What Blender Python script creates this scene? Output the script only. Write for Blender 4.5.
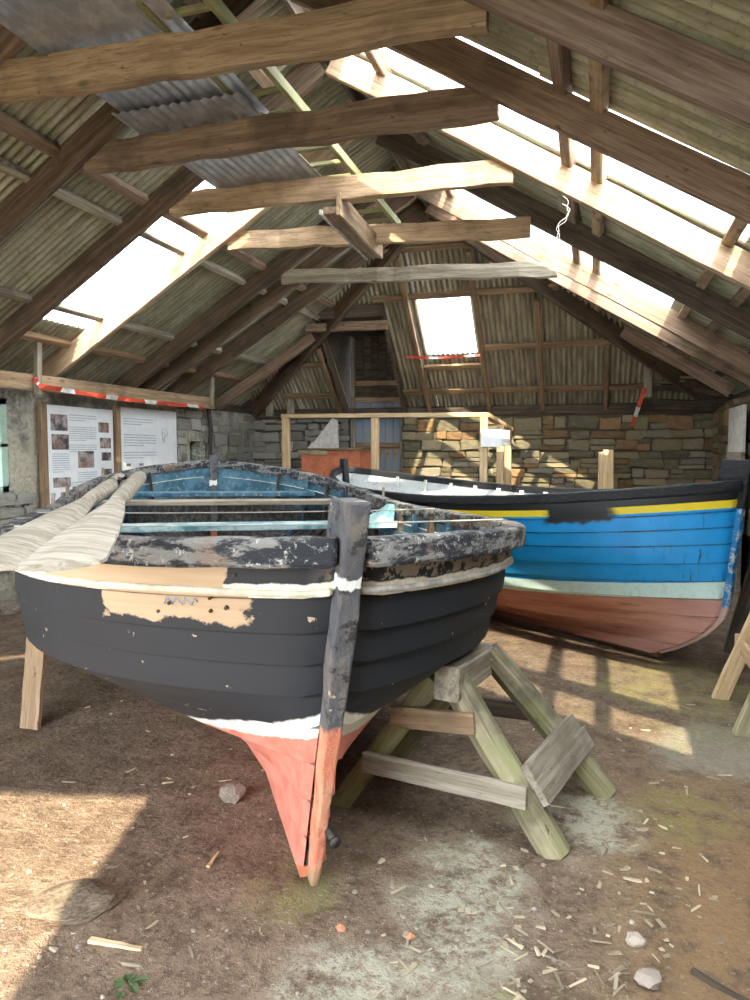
import bpy, bmesh, math, random
from mathutils import Vector, Matrix, noise as mnoise
random.seed(7)
for o in list(bpy.data.objects): bpy.data.objects.remove(o)
scene = bpy.context.scene
COL = scene.collection
# ------------------------------------------------------------------ camera
FPX, VX, VY, CAMH = 708.0, 596.0, 452.0, 1.5
n_ = Vector((VX-375, 500-VY, FPX)).normalized()
u_ = Vector((0, FPX, -(500-VY))).normalized()
# camera-space (right, up, forward) -> world (X lateral, Y along shed, Z up)
r_ = Vector((u_.y*n_.z-u_.z*n_.y, u_.z*n_.x-u_.x*n_.z, u_.x*n_.y-u_.y*n_.x))
def c2w(v): return Vector((r_.dot(v), n_.dot(v), u_.dot(v)))
right, up, fwd = c2w(Vector((1,0,0))), c2w(Vector((0,1,0))), c2w(Vector((0,0,1)))
cd = bpy.data.cameras.new('camera'); cam = bpy.data.objects.new('camera', cd); COL.objects.link(cam)
cd.sensor_fit = 'VERTICAL'; cd.sensor_height = 36; cd.lens = FPX/1000*36; cd.clip_start = .05; cd.clip_end = 200
M = Matrix((right, up, -fwd)).transposed().to_4x4(); M.translation = (0, 0, CAMH); cam.matrix_world = M
scene.camera = cam
def ray(u, v): return c2w(Vector((u-375, 500-v, FPX)))
def atZ(u, v, z=0.0):
    d = ray(u, v); return Vector((0,0,CAMH)) + d*((z-CAMH)/d.z)
def atY(u, v, y):
    d = ray(u, v); return Vector((0,0,CAMH)) + d*(y/d.y)
def atX(u, v, x):
    d = ray(u, v); return Vector((0,0,CAMH)) + d*(x/d.x)
# ------------------------------------------------------------------ light
SUN_D = Vector((-.226, .755, -.616)).normalized()
w = bpy.data.worlds.new('sky'); scene.world = w; w.use_nodes = True
bg = w.node_tree.nodes['Background']; bg.inputs[0].default_value = (.86, .93, 1.0, 1); bg.inputs[1].default_value = 4.0
sl = bpy.data.lights.new('sun', 'SUN'); sl.energy = 5.2; sl.angle = .01; sl.color = (1, .88, .66)
so = bpy.data.objects.new('sun', sl); COL.objects.link(so); so.rotation_euler = SUN_D.to_track_quat('-Z', 'Y').to_euler(); so.location = (3, -8, 9)
vs = scene.view_settings; vs.view_transform = 'Standard'; vs.look = 'None'; vs.gamma = 1; vs.use_curve_mapping = False; vs.exposure = 1.95
scene.display_settings.display_device = 'sRGB'
# ------------------------------------------------------------------ node helpers
class NT:
    def __init__(s, name):
        s.m = bpy.data.materials.new(name); s.m.use_nodes = True; s.t = s.m.node_tree; s.t.nodes.clear()
        s.out = s.t.nodes.new('ShaderNodeOutputMaterial')
    def n(s, ty, **kw):
        nd = s.t.nodes.new(ty)
        for k, v in kw.items():
            if k.startswith('_'): setattr(nd, k[1:], v)
        return nd
    def put(s, sock, v):
        if isinstance(v, bpy.types.NodeSocket): s.t.links.new(v, sock)
        elif v is not None:
            if sock.type == 'RGBA' and len(v) == 3: v = (*v, 1)
            sock.default_value = v
    def coord(s, kind='Object'): return s.n('ShaderNodeTexCoord').outputs[kind]
    def mapping(s, vec, scale=(1,1,1), loc=(0,0,0), rot=(0,0,0)):
        nd = s.n('ShaderNodeMapping'); s.put(nd.inputs[0], vec); nd.inputs['Scale'].default_value = scale; nd.inputs['Location'].default_value = loc; nd.inputs['Rotation'].default_value = rot
        return nd.outputs[0]
    def noise(s, vec, scale=5, detail=4, rough=.6, dist=0):
        nd = s.n('ShaderNodeTexNoise'); s.put(nd.inputs['Vector'], vec); nd.inputs['Scale'].default_value = scale; nd.inputs['Detail'].default_value = detail; nd.inputs['Roughness'].default_value = rough; nd.inputs['Distortion'].default_value = dist
        return nd.outputs[0]
    def vor(s, vec, scale=5, feature='F1', out='Distance'):
        nd = s.n('ShaderNodeTexVoronoi', _feature=feature); s.put(nd.inputs['Vector'], vec); nd.inputs['Scale'].default_value = scale
        return nd.outputs[out]
    def math(s, op, a, b=0.0, c=None, clamp=False):
        nd = s.n('ShaderNodeMath', _operation=op, _use_clamp=clamp); s.put(nd.inputs[0], a); s.put(nd.inputs[1], b)
        if c is not None: s.put(nd.inputs[2], c)
        return nd.outputs[0]
    def ss(s, x, a, b):     # smooth step a->b
        nd = s.n('ShaderNodeMapRange', _interpolation_type='SMOOTHSTEP'); s.put(nd.inputs[0], x); s.put(nd.inputs[1], a); s.put(nd.inputs[2], b); nd.inputs[3].default_value = 0; nd.inputs[4].default_value = 1
        return nd.outputs[0]
    def mix(s, f, a, b, bt='MIX'):
        nd = s.n('ShaderNodeMix', _data_type='RGBA', _blend_type=bt); s.put(nd.inputs[0], f); s.put(nd.inputs[6], a); s.put(nd.inputs[7], b)
        return nd.outputs[2]
    def sep(s, vec):
        nd = s.n('ShaderNodeSeparateXYZ'); s.put(nd.inputs[0], vec); return nd.outputs
    def rnd(s): return s.n('ShaderNodeObjectInfo').outputs['Random']
    def hsv(s, col, v=1.0, sat=1.0, hue=.5):
        nd = s.n('ShaderNodeHueSaturation'); s.put(nd.inputs['Color'], col); s.put(nd.inputs['Value'], v); s.put(nd.inputs['Saturation'], sat); s.put(nd.inputs['Hue'], hue); return nd.outputs[0]
    def done(s, col, rough=.8, bump=None, bs=.3, bd=.02, metal=0.0, spec=.3):
        b = s.n('ShaderNodeBsdfPrincipled'); s.put(b.inputs['Base Color'], col); s.put(b.inputs['Roughness'], rough); s.put(b.inputs['Metallic'], metal); b.inputs['Specular IOR Level'].default_value = spec
        if bump is not None:
            bn = s.n('ShaderNodeBump'); s.put(bn.inputs['Height'], bump); bn.inputs['Strength'].default_value = bs; bn.inputs['Distance'].default_value = bd
            s.t.links.new(bn.outputs[0], b.inputs['Normal'])
        s.t.links.new(b.outputs[0], s.out.inputs[0]); return s.m
MAT = {}
def wood(name, c1, c2, stain=(.05,.04,.03), stain_amt=.5, moss=None, moss_amt=.4, rough=.8, var=.35, bs=.5, knots=True):
    t = NT(name); co = t.coord(); r = t.rnd()
    off = t.n('ShaderNodeVectorMath', _operation='ADD'); t.put(off.inputs[0], co)
    cx = t.n('ShaderNodeCombineXYZ'); t.put(cx.inputs[0], t.math('MULTIPLY', r, 31.0)); t.put(cx.inputs[1], t.math('MULTIPLY', r, 17.0)); t.t.links.new(cx.outputs[0], off.inputs[1])
    v = off.outputs[0]
    g = t.noise(t.mapping(v, (1.2, 26, 26)), 1.0, 5, .65, .4)
    f = t.noise(t.mapping(v, (5, 90, 90)), 1.0, 3, .6)
    big = t.noise(v, 2.3, 4, .6)
    col = t.mix(t.ss(g, .37, .63), [c*.88 for c in c1], c2)
    col = t.mix(t.math('MULTIPLY', t.ss(f, .5, .66), .5), col, [c*.45 for c in c1])
    col = t.mix(t.math('MULTIPLY', t.ss(big, .5, .66), stain_amt), col, stain)
    pit = t.noise(t.mapping(v, (9, 22, 22)), 1.0, 4, .7); col = t.mix(t.math('MULTIPLY', t.ss(pit, .64, .7), stain_amt*1.3, clamp=True), col, [c*.6 for c in stain])
    if knots:
        k = t.vor(t.mapping(v, (2.2, 5, 5)), 1.0)
        col = t.mix(t.math('MULTIPLY', t.math('SUBTRACT', 1.0, t.ss(k, .05, .14)), .75), col, [c*.35 for c in c1])
    if moss:
        m2 = t.noise(t.mapping(v, (1,1,1), (3,5,1)), 4.0, 5, .65)
        col = t.mix(t.math('MULTIPLY', t.ss(m2, .42, .62), moss_amt), col, moss)
    col = t.hsv(col, t.math('MULTIPLY_ADD', r, var, 1-var*.5))
    h = t.math('ADD', t.math('MULTIPLY', g, .7), t.math('MULTIPLY', f, .4))
    MAT[name] = t.done(col, rough, h, bs, .012); return MAT[name]
wood('rafter_wood', (.24,.155,.1), (.34,.235,.165), (.085,.06,.045), .5)
wood('rafter_dark', (.12,.078,.05), (.19,.13,.088), (.05,.036,.028), .5)
wood('rafter_pink', (.27,.185,.135), (.38,.28,.215), (.13,.09,.065), .4)
wood('rafter_pale', (.42,.29,.18), (.54,.39,.26), (.2,.12,.07), .4)
wood('collar_wood', (.36,.24,.14), (.48,.34,.21), (.15,.095,.06), .55)
wood('grey_wood', (.27,.23,.17), (.4,.35,.275), (.13,.1,.07), .5)
wood('silver_wood', (.47,.44,.40), (.6,.57,.52), (.3,.24,.2), .45)
wood('dark_wood', (.075,.055,.04), (.14,.105,.075), (.03,.025,.02), .5)
wood('batten_wood', (.25,.16,.09), (.36,.24,.14), (.1,.07,.05), .4)
wood('pine', (.62,.44,.24), (.74,.56,.34), (.5,.33,.17), .3, var=.2)
wood('mossy_wood', (.28,.24,.15), (.42,.37,.24), (.08,.065,.045), .75, (.27,.28,.11), .55)
wood('green_wood', (.26,.24,.13), (.38,.35,.19), (.12,.1,.06), .5, (.25,.29,.1), .5)
wood('oar_wood', (.36,.31,.24), (.5,.45,.37), (.25,.2,.15), .4, var=.1, knots=False)
wood('black_wood', (.012,.013,.016), (.03,.03,.034), (.1,.09,.085), .35, rough=.65, knots=False)
# weathered gunwale: flaked black paint over grey wood
t = NT('gunwale_paint'); co = t.coord(); a = t.noise(t.mapping(co,(1,1,3)), 7, 6, .7); b = t.noise(co, 40, 4, .7)
col = t.mix(t.ss(a, .46, .56), (.022,.024,.03), (.21,.2,.185)); col = t.mix(t.math('MULTIPLY', t.ss(b, .56, .68), .8), col, (.5,.49,.46)); col = t.mix(t.math('MULTIPLY', t.ss(t.noise(co,3.3,3), .58, .68), .7), col, (.2,.12,.07))
MAT['gunwale_paint'] = t.done(col, .75, t.math('ADD', a, t.math('MULTIPLY', b, .5)), .8, .015)
t = NT('gunwale_black'); co = t.coord(); b = t.noise(t.mapping(co,(2,2,9)), 12, 5, .7)
col = t.mix(t.ss(b, .55, .75), (.014,.015,.018), (.1,.1,.105)); MAT['gunwale_black'] = t.done(col, .5, b, .4, .01)
# hull paints, read from the hull UV: x = metres from stem (left side negative), y = height fraction keel..sheer
def patch(t, x, y, x0, x1, y0, y1, wob, sx=.008, sy=.004):
    xx = t.math('ADD', x, t.math('MULTIPLY', t.math('SUBTRACT', wob, .5), .25)); yy = t.math('ADD', y, t.math('MULTIPLY', t.math('SUBTRACT', wob, .5), .09))
    a = t.math('MULTIPLY', t.ss(xx, x0-sx, x0+sx), t.math('SUBTRACT', 1.0, t.ss(xx, x1-sx, x1+sx)))
    b = t.math('MULTIPLY', t.ss(yy, y0-sy, y0+sy), t.math('SUBTRACT', 1.0, t.ss(yy, y1-sy, y1+sy)))
    return t.math('MULTIPLY', a, b)
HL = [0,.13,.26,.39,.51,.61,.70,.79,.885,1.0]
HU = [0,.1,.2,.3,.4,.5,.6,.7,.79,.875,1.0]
def seam_shade(t, y, hl, col, c, wd):     # shadow lines under the laps put into the colour, with seam dirt
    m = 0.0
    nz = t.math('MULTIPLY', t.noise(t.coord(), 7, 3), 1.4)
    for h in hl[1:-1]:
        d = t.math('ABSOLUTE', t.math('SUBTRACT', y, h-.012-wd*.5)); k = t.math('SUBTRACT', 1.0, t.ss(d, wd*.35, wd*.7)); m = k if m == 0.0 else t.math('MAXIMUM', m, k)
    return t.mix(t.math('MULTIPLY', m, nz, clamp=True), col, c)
def hull_paint_black():
    t = NT('hull_paint_black'); uv = t.n('ShaderNodeUVMap').outputs[0]; s = t.sep(uv); x, y = s[0], s[1]; co = t.coord()
    ax = t.math('ABSOLUTE', x)
    wob = t.noise(co, 9, 5, .65); fine = t.noise(co, 38, 4, .7); big = t.noise(co, 2.2, 3, .5)
    yw = t.math('ADD', y, t.math('MULTIPLY', t.math('SUBTRACT', wob, .5), .03))
    yb = t.math('ADD', yw, t.math('MULTIPLY', t.math('MINIMUM', ax, 2.0), .15)); yr = t.math('ADD', yw, t.math('MULTIPLY', t.math('MINIMUM', ax, 2.0), .085))
    blk = t.mix(big, (.016,.018,.023), (.03,.033,.04))
    blk = t.mix(t.math('MULTIPLY', t.ss(x, .2, -.2), .45), blk, (.04,.038,.039))
    blk = t.mix(t.math('MULTIPLY', t.ss(x, -.1, .3), .5), blk, (.014,.022,.031))
    red = t.mix(t.ss(wob, .35, .65), (.6,.17,.12), (.68,.26,.19)); red = t.mix(t.math('MULTIPLY', t.ss(fine, .55, .7), .5), red, (.42,.2,.13))
    wht = t.mix(t.ss(fine, .5, .7), (.82,.8,.72), (.7,.62,.5))
    col = t.mix(t.ss(yr, .455, .465), red, wht); col = t.mix(t.ss(yb, .535, .545), col, blk)
    # flaked spots down to bare wood
    fl = t.math('MULTIPLY', t.ss(t.noise(co, 12, 6, .6), .66, .68), t.ss(yb, .5, .52)); col = t.mix(fl, col, (.5,.38,.27))
    # white line under the wale
    st = t.math('MULTIPLY', t.ss(yw, .868, .874), t.math('SUBTRACT', 1.0, t.ss(yw, .905, .911)))
    col = t.mix(st, col, t.mix(t.ss(fine, .4, .7), (.84,.8,.7), (.7,.55,.36)))
    # flaked brown at the top strake
    tp = t.math('MULTIPLY', t.ss(yw, .91, .915), t.ss(t.noise(co, 16, 5, .7), .47, .52)); col = t.mix(t.math('MULTIPLY', tp, t.ss(x, -.1, .1)), col, (.33,.27,.21))
    gr = t.noise(t.mapping(uv, (3, 60, 1)), 1.0, 4, .6)
    bare = t.mix(gr, (.4,.26,.15), (.6,.43,.28))
    p1 = patch(t, x, y, -1.1, -.3, .88, 1.05, wob); p2 = patch(t, x, y, -.78, -.24, .80, .885, wob)
    pm = t.math('MAXIMUM', p1, p2); col = t.mix(pm, col, bare)
    col = seam_shade(t, y, HL, col, (.004,.004,.005), .012)
    h = t.math('ADD', t.math('MULTIPLY', pm, -.4), t.math('ADD', t.math('MULTIPLY', fine, .3), t.math('MULTIPLY', fl, -.5)))
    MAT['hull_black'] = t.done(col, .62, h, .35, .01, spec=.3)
hull_paint_black()
def hull_paint_blue():
    t = NT('hull_paint_blue'); uv = t.n('ShaderNodeUVMap').outputs[0]; s = t.sep(uv); x, y = s[0], s[1]; co = t.coord(); ax = t.math('ABSOLUTE', x)
    wob = t.noise(co, 6, 4, .6); fine = t.noise(co, 30, 4, .7); lon = t.noise(t.mapping(uv, (1.2, 16, 1)), 1.0, 5, .65)
    yw = t.math('ADD', y, t.math('MULTIPLY', t.math('SUBTRACT', wob, .5), .012))
    red = t.mix(t.ss(lon, .35, .65), (.36,.13,.075), (.56,.27,.19)); red = t.mix(t.math('MULTIPLY', t.ss(t.noise(t.mapping(uv,(2,25,1)),1,4), .58, .68), .7), red, (.16,.07,.04))
    red = t.mix(t.math('MULTIPLY', t.ss(ax, 1.0, .2), .45), red, (.7,.42,.38))
    mint = t.mix(t.ss(fine, .45, .7), (.62,.82,.76), (.5,.7,.66))
    blu = t.mix(t.ss(wob, .3, .7), (.008,.3,.72), (.012,.36,.82))
    scr = t.math('MULTIPLY', t.ss(t.noise(t.mapping(uv,(40,7,1)),1,4,.7), .6, .66), t.math('MULTIPLY', t.ss(ax, .75, .35), .8)); blu = t.mix(scr, blu, (.02,.05,.12))
    rise = t.math('MULTIPLY', t.math('MINIMUM', ax, 3.0), .022)
    ym = t.math('ADD', yw, rise)
    col = t.mix(t.ss(ym, .385, .39), red, mint); col = t.mix(t.ss(ym, .475, .48), col, blu)
    col = t.mix(t.ss(y, .875, .879), col, (.9,.72,.03)); col = t.mix(t.ss(y, .915, .919), col, (.014,.015,.018))
    blot = patch(t, ax, y, .78, 1.3, .835, 1.0, wob, .05, .012); col = t.mix(blot, col, (.018,.019,.022))
    col = seam_shade(t, y, HU, col, (.006,.012,.022), .013)
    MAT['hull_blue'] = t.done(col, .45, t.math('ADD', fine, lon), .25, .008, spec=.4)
hull_paint_blue()
t = NT('hull_stem'); co = t.coord(); b = t.noise(co, 18, 5, .7); z = t.sep(co)[2]; col = t.mix(t.ss(b, .5, .62), (.02,.2,.46), (.5,.56,.6)); col = t.mix(t.ss(z, -.1, -.14), col, (.6,.42,.36)); MAT['hull_stem'] = t.done(col, .6, b, .3, .01)
t = NT('boat_inside'); co = t.coord(); a = t.noise(co, 5, 5, .65); b = t.noise(co, 22, 4, .7); s = t.sep(co)
col = t.mix(t.ss(a, .42, .6), (.04,.115,.165), (.09,.2,.265)); col = t.mix(t.math('MULTIPLY', t.ss(b, .54, .68), .7), col, (.34,.36,.36)); 
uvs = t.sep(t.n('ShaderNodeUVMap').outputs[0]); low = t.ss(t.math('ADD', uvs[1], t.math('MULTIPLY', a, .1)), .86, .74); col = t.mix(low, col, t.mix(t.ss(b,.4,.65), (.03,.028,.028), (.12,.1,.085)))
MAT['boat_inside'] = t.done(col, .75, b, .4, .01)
t = NT('boat_inside_white'); co = t.coord(); b = t.noise(co, 14, 4, .7); col = t.mix(t.ss(b, .5, .7), (.74,.74,.7), (.5,.48,.44)); MAT['boat_inside_white'] = t.done(col, .7, b, .3, .01)
t = NT('teal_paint'); co = t.coord(); a = t.noise(co, 4, 5, .7); b = t.noise(co, 26, 4, .7); col = t.mix(t.ss(a, .38, .58), (.1,.25,.29), (.42,.55,.55)); col = t.mix(t.math('MULTIPLY', t.ss(b, .56, .68), .8), col, (.36,.32,.27)); MAT['teal_paint'] = t.done(col, .7, b, .4, .01)
t = NT('blue_paint'); co = t.coord(); a = t.noise(co, 6, 5, .7); b = t.noise(co, 26, 4, .7); col = t.mix(t.ss(a, .4, .62), (.035,.11,.165), (.1,.2,.27)); col = t.mix(t.math('MULTIPLY', t.ss(b, .55, .68), .7), col, (.42,.42,.4)); MAT['blue_paint'] = t.done(col, .75, b, .4, .01)
# stem of the black boat: grey-black paint up high, bare dark wood, red foot (by its own height)
t = NT('stem_paint'); co = t.coord(); s = t.sep(co); z = t.math('ADD', s[2], t.math('MULTIPLY', t.math('SUBTRACT', t.noise(co, 9, 4, .6), .5), .12)); a = t.noise(t.mapping(co,(8,8,2)), 2.0, 5, .65); b = t.noise(co, 15, 5, .7)
col = t.mix(t.ss(a, .45, .62), (.1,.1,.11), (.17,.15,.13)); col = t.mix(t.math('MULTIPLY', t.ss(b, .56, .62), .8), col, (.03,.03,.032)); col = t.mix(t.ss(t.noise(co, 10, 4), .64, .67), col, (.5,.38,.25))
red = t.mix(t.ss(a, .4, .62), (.62,.2,.12), (.62,.3,.18)); red = t.mix(t.ss(b, .58, .66), red, (.2,.11,.07))
col = t.mix(t.ss(z, -.02, -.05), col, red); col = t.mix(t.math('MULTIPLY', t.ss(z, .42, .43), t.ss(z, .48, .47)), col, (.8,.79,.74)); col = t.mix(t.ss(z, -.60, -.67), col, (.36,.24,.14))
MAT['stem_paint'] = t.done(col, .75, t.math('ADD', a, b), .6, .02)
# roofing, stone, plaster, ground, others
t = NT('cement_sheet'); co = t.coord(); r = t.rnd(); a = t.noise(t.mapping(co, (1.2,17,1.2)), 1.6, 5, .65); b = t.noise(co, 30, 4, .7); c = t.noise(t.mapping(co, (1,1,1), (4,2,7)), 9, 5, .7)
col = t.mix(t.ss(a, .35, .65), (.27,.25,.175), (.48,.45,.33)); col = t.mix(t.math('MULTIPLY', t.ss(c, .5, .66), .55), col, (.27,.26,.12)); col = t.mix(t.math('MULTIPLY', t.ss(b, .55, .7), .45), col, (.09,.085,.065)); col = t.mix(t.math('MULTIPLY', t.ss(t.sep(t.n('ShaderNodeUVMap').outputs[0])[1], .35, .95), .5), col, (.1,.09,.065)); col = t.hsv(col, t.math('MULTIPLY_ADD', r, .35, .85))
MAT['cement_sheet'] = t.done(col, .9, b, .4, .008)
t = NT('end_sheet'); co = t.coord(); r = t.rnd(); a = t.noise(t.mapping(co, (14,2,2)), 1.0, 5, .65); b = t.noise(co, 22, 4, .7)
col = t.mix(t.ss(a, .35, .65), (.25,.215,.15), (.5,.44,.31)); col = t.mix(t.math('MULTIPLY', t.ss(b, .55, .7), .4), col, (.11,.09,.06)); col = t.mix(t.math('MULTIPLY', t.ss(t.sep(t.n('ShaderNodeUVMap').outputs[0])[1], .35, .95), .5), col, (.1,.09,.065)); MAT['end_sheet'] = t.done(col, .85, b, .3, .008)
t = NT('metal_sheet'); co = t.coord(); b = t.noise(co, 7, 5, .6); c = t.noise(co, 40, 3, .6)
col = t.mix(t.ss(b, .4, .65), (.42,.43,.47), (.6,.61,.66)); col = t.mix(t.math('MULTIPLY', t.ss(c, .6, .72), .4), col, (.2,.17,.14)); MAT['metal_sheet'] = t.done(col, .38, c, .1, .004, metal=.55)
t = NT('clear_sheet'); tr = t.n('ShaderNodeBsdfTransparent'); tr.inputs[0].default_value = (.95,.96,.96,1); tl = t.n('ShaderNodeBsdfTranslucent'); tl.inputs[0].default_value = (.9,.92,.92,1); mx = t.n('ShaderNodeMixShader'); mx.inputs[0].default_value = .34
t.t.links.new(tr.outputs[0], mx.inputs[1]); t.t.links.new(tl.outputs[0], mx.inputs[2]); t.t.links.new(mx.outputs[0], t.out.inputs[0]); MAT['clear_sheet'] = t.m
t = NT('window_glass'); tr = t.n('ShaderNodeBsdfTransparent'); tr.inputs[0].default_value = (.93,.96,.95,1); gl = t.n('ShaderNodeBsdfGlossy'); gl.inputs['Roughness'].default_value = .05; mx = t.n('ShaderNodeMixShader'); mx.inputs[0].default_value = .06
t.t.links.new(tr.outputs[0], mx.inputs[1]); t.t.links.new(gl.outputs[0], mx.inputs[2]); t.t.links.new(mx.outputs[0], t.out.inputs[0]); MAT['window_glass'] = t.m
def stone_mat(name, cols, lichen=(.42,.4,.2)):
    t = NT(name); co = t.coord(); r = t.rnd(); a = t.noise(co, 2.2, 5, .65); b = t.noise(co, 9, 5, .7)
    rp = t.n('ShaderNodeValToRGB'); rp.color_ramp.interpolation = 'CONSTANT'; t.put(rp.inputs[0], r)
    e = rp.color_ramp.elements
    while len(e) < len(cols): e.new(.5)
    for i, c in enumerate(cols): e[i].position = i/len(cols); e[i].color = (*c, 1)
    col = t.mix(t.math('MULTIPLY', t.ss(a, .4, .65), .5), rp.outputs[0], lichen); col = t.mix(t.math('MULTIPLY', t.ss(b, .5, .7), .5), col, (.07,.055,.04))
    col = t.hsv(col, t.math('MULTIPLY_ADD', t.math('FRACT', t.math('MULTIPLY', r, 7.31)), .5, .75))
    MAT[name] = t.done(col, .9, t.math('ADD', a, b), .6, .03)
stone_mat('rubble_stone', [(.24,.2,.13),(.19,.16,.11),(.31,.17,.085),(.29,.26,.21),(.17,.14,.095),(.34,.27,.18),(.24,.13,.07),(.27,.23,.15)], (.3,.28,.13))
stone_mat('grey_stone', [(.32,.31,.28),(.26,.25,.22),(.38,.36,.32),(.3,.28,.23)], (.36,.36,.3))
t = NT('mortar'); co = t.coord(); a = t.noise(co, 6, 6, .7); col = t.mix(a, (.05,.042,.03), (.15,.125,.09)); MAT['mortar'] = t.done(col, .95, a, .8, .05)
t = NT('plaster'); co = t.coord(); a = t.noise(co, 2.6, 6, .7); b = t.noise(co, 17, 5, .75); v = t.vor(co, 22)
col = t.mix(t.ss(a, .4, .6), (.22,.21,.18), (.42,.4,.34)); col = t.mix(t.math('MULTIPLY', t.ss(b, .52, .66), .7), col, (.09,.08,.065)); col = t.mix(t.math('MULTIPLY', t.ss(t.noise(co,1.3,3), .5, .6), .5), col, (.55,.5,.36)); MAT['plaster'] = t.done(col, .95, t.math('ADD', b, v), .9, .03)
def ground_mat():
    t = NT('earth'); co = t.coord(); s = t.sep(co); x, y = s[0], s[1]
    a = t.noise(co, 1.1, 5, .6); b = t.noise(co, 6, 6, .7); c = t.noise(co, 30, 5, .75); d = t.noise(t.mapping(co, (1,1,1), (7,3,0)), 2.1, 6, .7)
    col = t.mix(t.ss(b, .3, .7), (.165,.112,.076), (.31,.228,.16)); col = t.mix(t.math('MULTIPLY', t.ss(c, .45, .66), .62), col, (.085,.057,.038))
    col = t.mix(t.math('MULTIPLY', t.ss(t.noise(co, 55, 3, .7), .58, .68), .55), col, (.5,.44,.35))
    rust = t.math('MULTIPLY', t.ss(x, -.15, .4), t.math('MULTIPLY', t.ss(y, 4.4, 2.6), t.ss(b, .3, .55))); col = t.mix(t.math('MULTIPLY', rust, .65), col, (.33,.2,.09))
    def blob(cx, cy, rx, ry, wob=.9):
        dx = t.math('DIVIDE', t.math('SUBTRACT', x, cx), rx); dy = t.math('DIVIDE', t.math('SUBTRACT', y, cy), ry)
        dd = t.math('SQRT', t.math('ADD', t.math('MULTIPLY', dx, dx), t.math('MULTIPLY', dy, dy)))
        return t.ss(t.math('ADD', dd, t.math('MULTIPLY', t.math('SUBTRACT', d, .5), 3.2*wob)), 1.15, .45)
    # lime-white dusting beside the trestle
    wm = t.math('MAXIMUM', blob(-.42, 2.1, .26, .55), t.math('MAXIMUM', blob(-.62, 1.75, .3, .26), blob(-.05, 2.95, .3, .3))); wm = t.math('MULTIPLY', wm, t.math('MULTIPLY', t.ss(c, .36, .54), t.ss(b, .34, .52))); col = t.mix(t.math('MULTIPLY', wm, .78), col, (.54,.52,.4))
    col = t.mix(t.math('MULTIPLY', blob(.62, 3.9, .32, .5), .4), col, (.5,.48,.4))
    # moss
    mm = t.math('MAXIMUM', blob(-.96, 2.13, .22, .2), t.math('MAXIMUM', blob(.34, 3.1, .26, .26), t.math('MAXIMUM', blob(.55, 4.75, .7, .8), blob(-.1, 1.75, .3, .25)))); mm = t.math('MULTIPLY', mm, t.math('MULTIPLY', t.ss(b, .38, .6), t.ss(c, .36, .54))); col = t.mix(t.math('MULTIPLY', mm, .7), col, (.25,.245,.08))
    mm2 = t.math('MULTIPLY', t.ss(t.noise(t.mapping(co,(1,1,1),(2,9,0)), 1.7, 5, .65), .6, .7), .4); col = t.mix(mm2, col, (.22,.23,.08))
    dk = blob(.78, 2.75, .16, .3, .4); col = t.mix(t.math('MULTIPLY', dk, .85), col, (.03,.026,.026))
    MAT['earth'] = t.done(col, .95, t.math('ADD', t.math('MULTIPLY', b, .6), c), .9, .03, spec=.15)
ground_mat()
def flat(name, c, rough=.7, var=.0, metal=0.0, nz=.12, sc=12):
    t = NT(name); co = t.coord(); a = t.noise(co, sc, 4, .65); r = t.rnd()
    col = t.mix(t.ss(a, .35, .7), c, [x*(1-nz*2.5) for x in c])
    if var: col = t.hsv(col, t.math('MULTIPLY_ADD', r, var, 1-var/2))
    MAT[name] = t.done(col, rough, a, .2, .005, metal); return MAT[name]
flat('paper', (.8,.82,.83), .6, nz=.03); flat('text_ink', (.5,.52,.55), .7); flat('orange_red', (.62,.2,.1), .7); flat('tape_red', (.75,.1,.05), .4); flat('tape_white', (.8,.78,.75), .4)
flat('wire', (.55,.52,.45), .5); flat('iron', (.08,.065,.06), .6, metal=.5); flat('rust_iron', (.16,.085,.05), .8, metal=.2); flat('window_green', (.42,.56,.46), .6); flat('grass', (.2,.19,.14), .95); flat('leaf', (.08,.13,.05), .7)
flat('white_board', (.62,.6,.55), .7); flat('chip', (.44,.36,.25), .85, var=1.0); flat('pebble', (.36,.3,.25), .9, var=.8); flat('rock', (.27,.22,.175), .95, nz=.2, sc=7); flat('soil_rock', (.2,.15,.105), .95, nz=.25, sc=9); flat('brick_bit', (.5,.24,.14), .9)
flat('chalk_blue', (.2,.45,.7), .8); flat('white_paint', (.66,.63,.56), .65, nz=.2); flat('strip_paint', (.78,.7,.55), .7, nz=.15)
t = NT('photo_print'); co = t.coord(); r = t.rnd(); cx = t.n('ShaderNodeVectorMath', _operation='ADD'); t.put(cx.inputs[0], co); cc = t.n('ShaderNodeCombineXYZ'); t.put(cc.inputs[0], t.math('MULTIPLY', r, 40.0)); t.t.links.new(cc.outputs[0], cx.inputs[1])
a = t.noise(cx.outputs[0], 9, 4, .6); b = t.noise(cx.outputs[0], 4, 2); col = t.mix(t.ss(a, .38, .62), (.06,.05,.055), (.42,.37,.36)); col = t.mix(t.math('MULTIPLY', t.ss(b, .5, .65), .5), col, (.3,.16,.1)); MAT['photo_print'] = t.done(col, .4)
t = NT('painted_planks'); co = t.coord(); a = t.noise(co, 4, 4, .6); b = t.noise(co, 7, 4, .6, .5); col = t.mix(t.ss(a, .45, .6), (.22,.28,.36), (.3,.27,.17)); col = t.mix(t.ss(b, .58, .64), col, (.42,.1,.09)); MAT['painted_planks'] = t.done(col, .7, b, .2)
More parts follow.
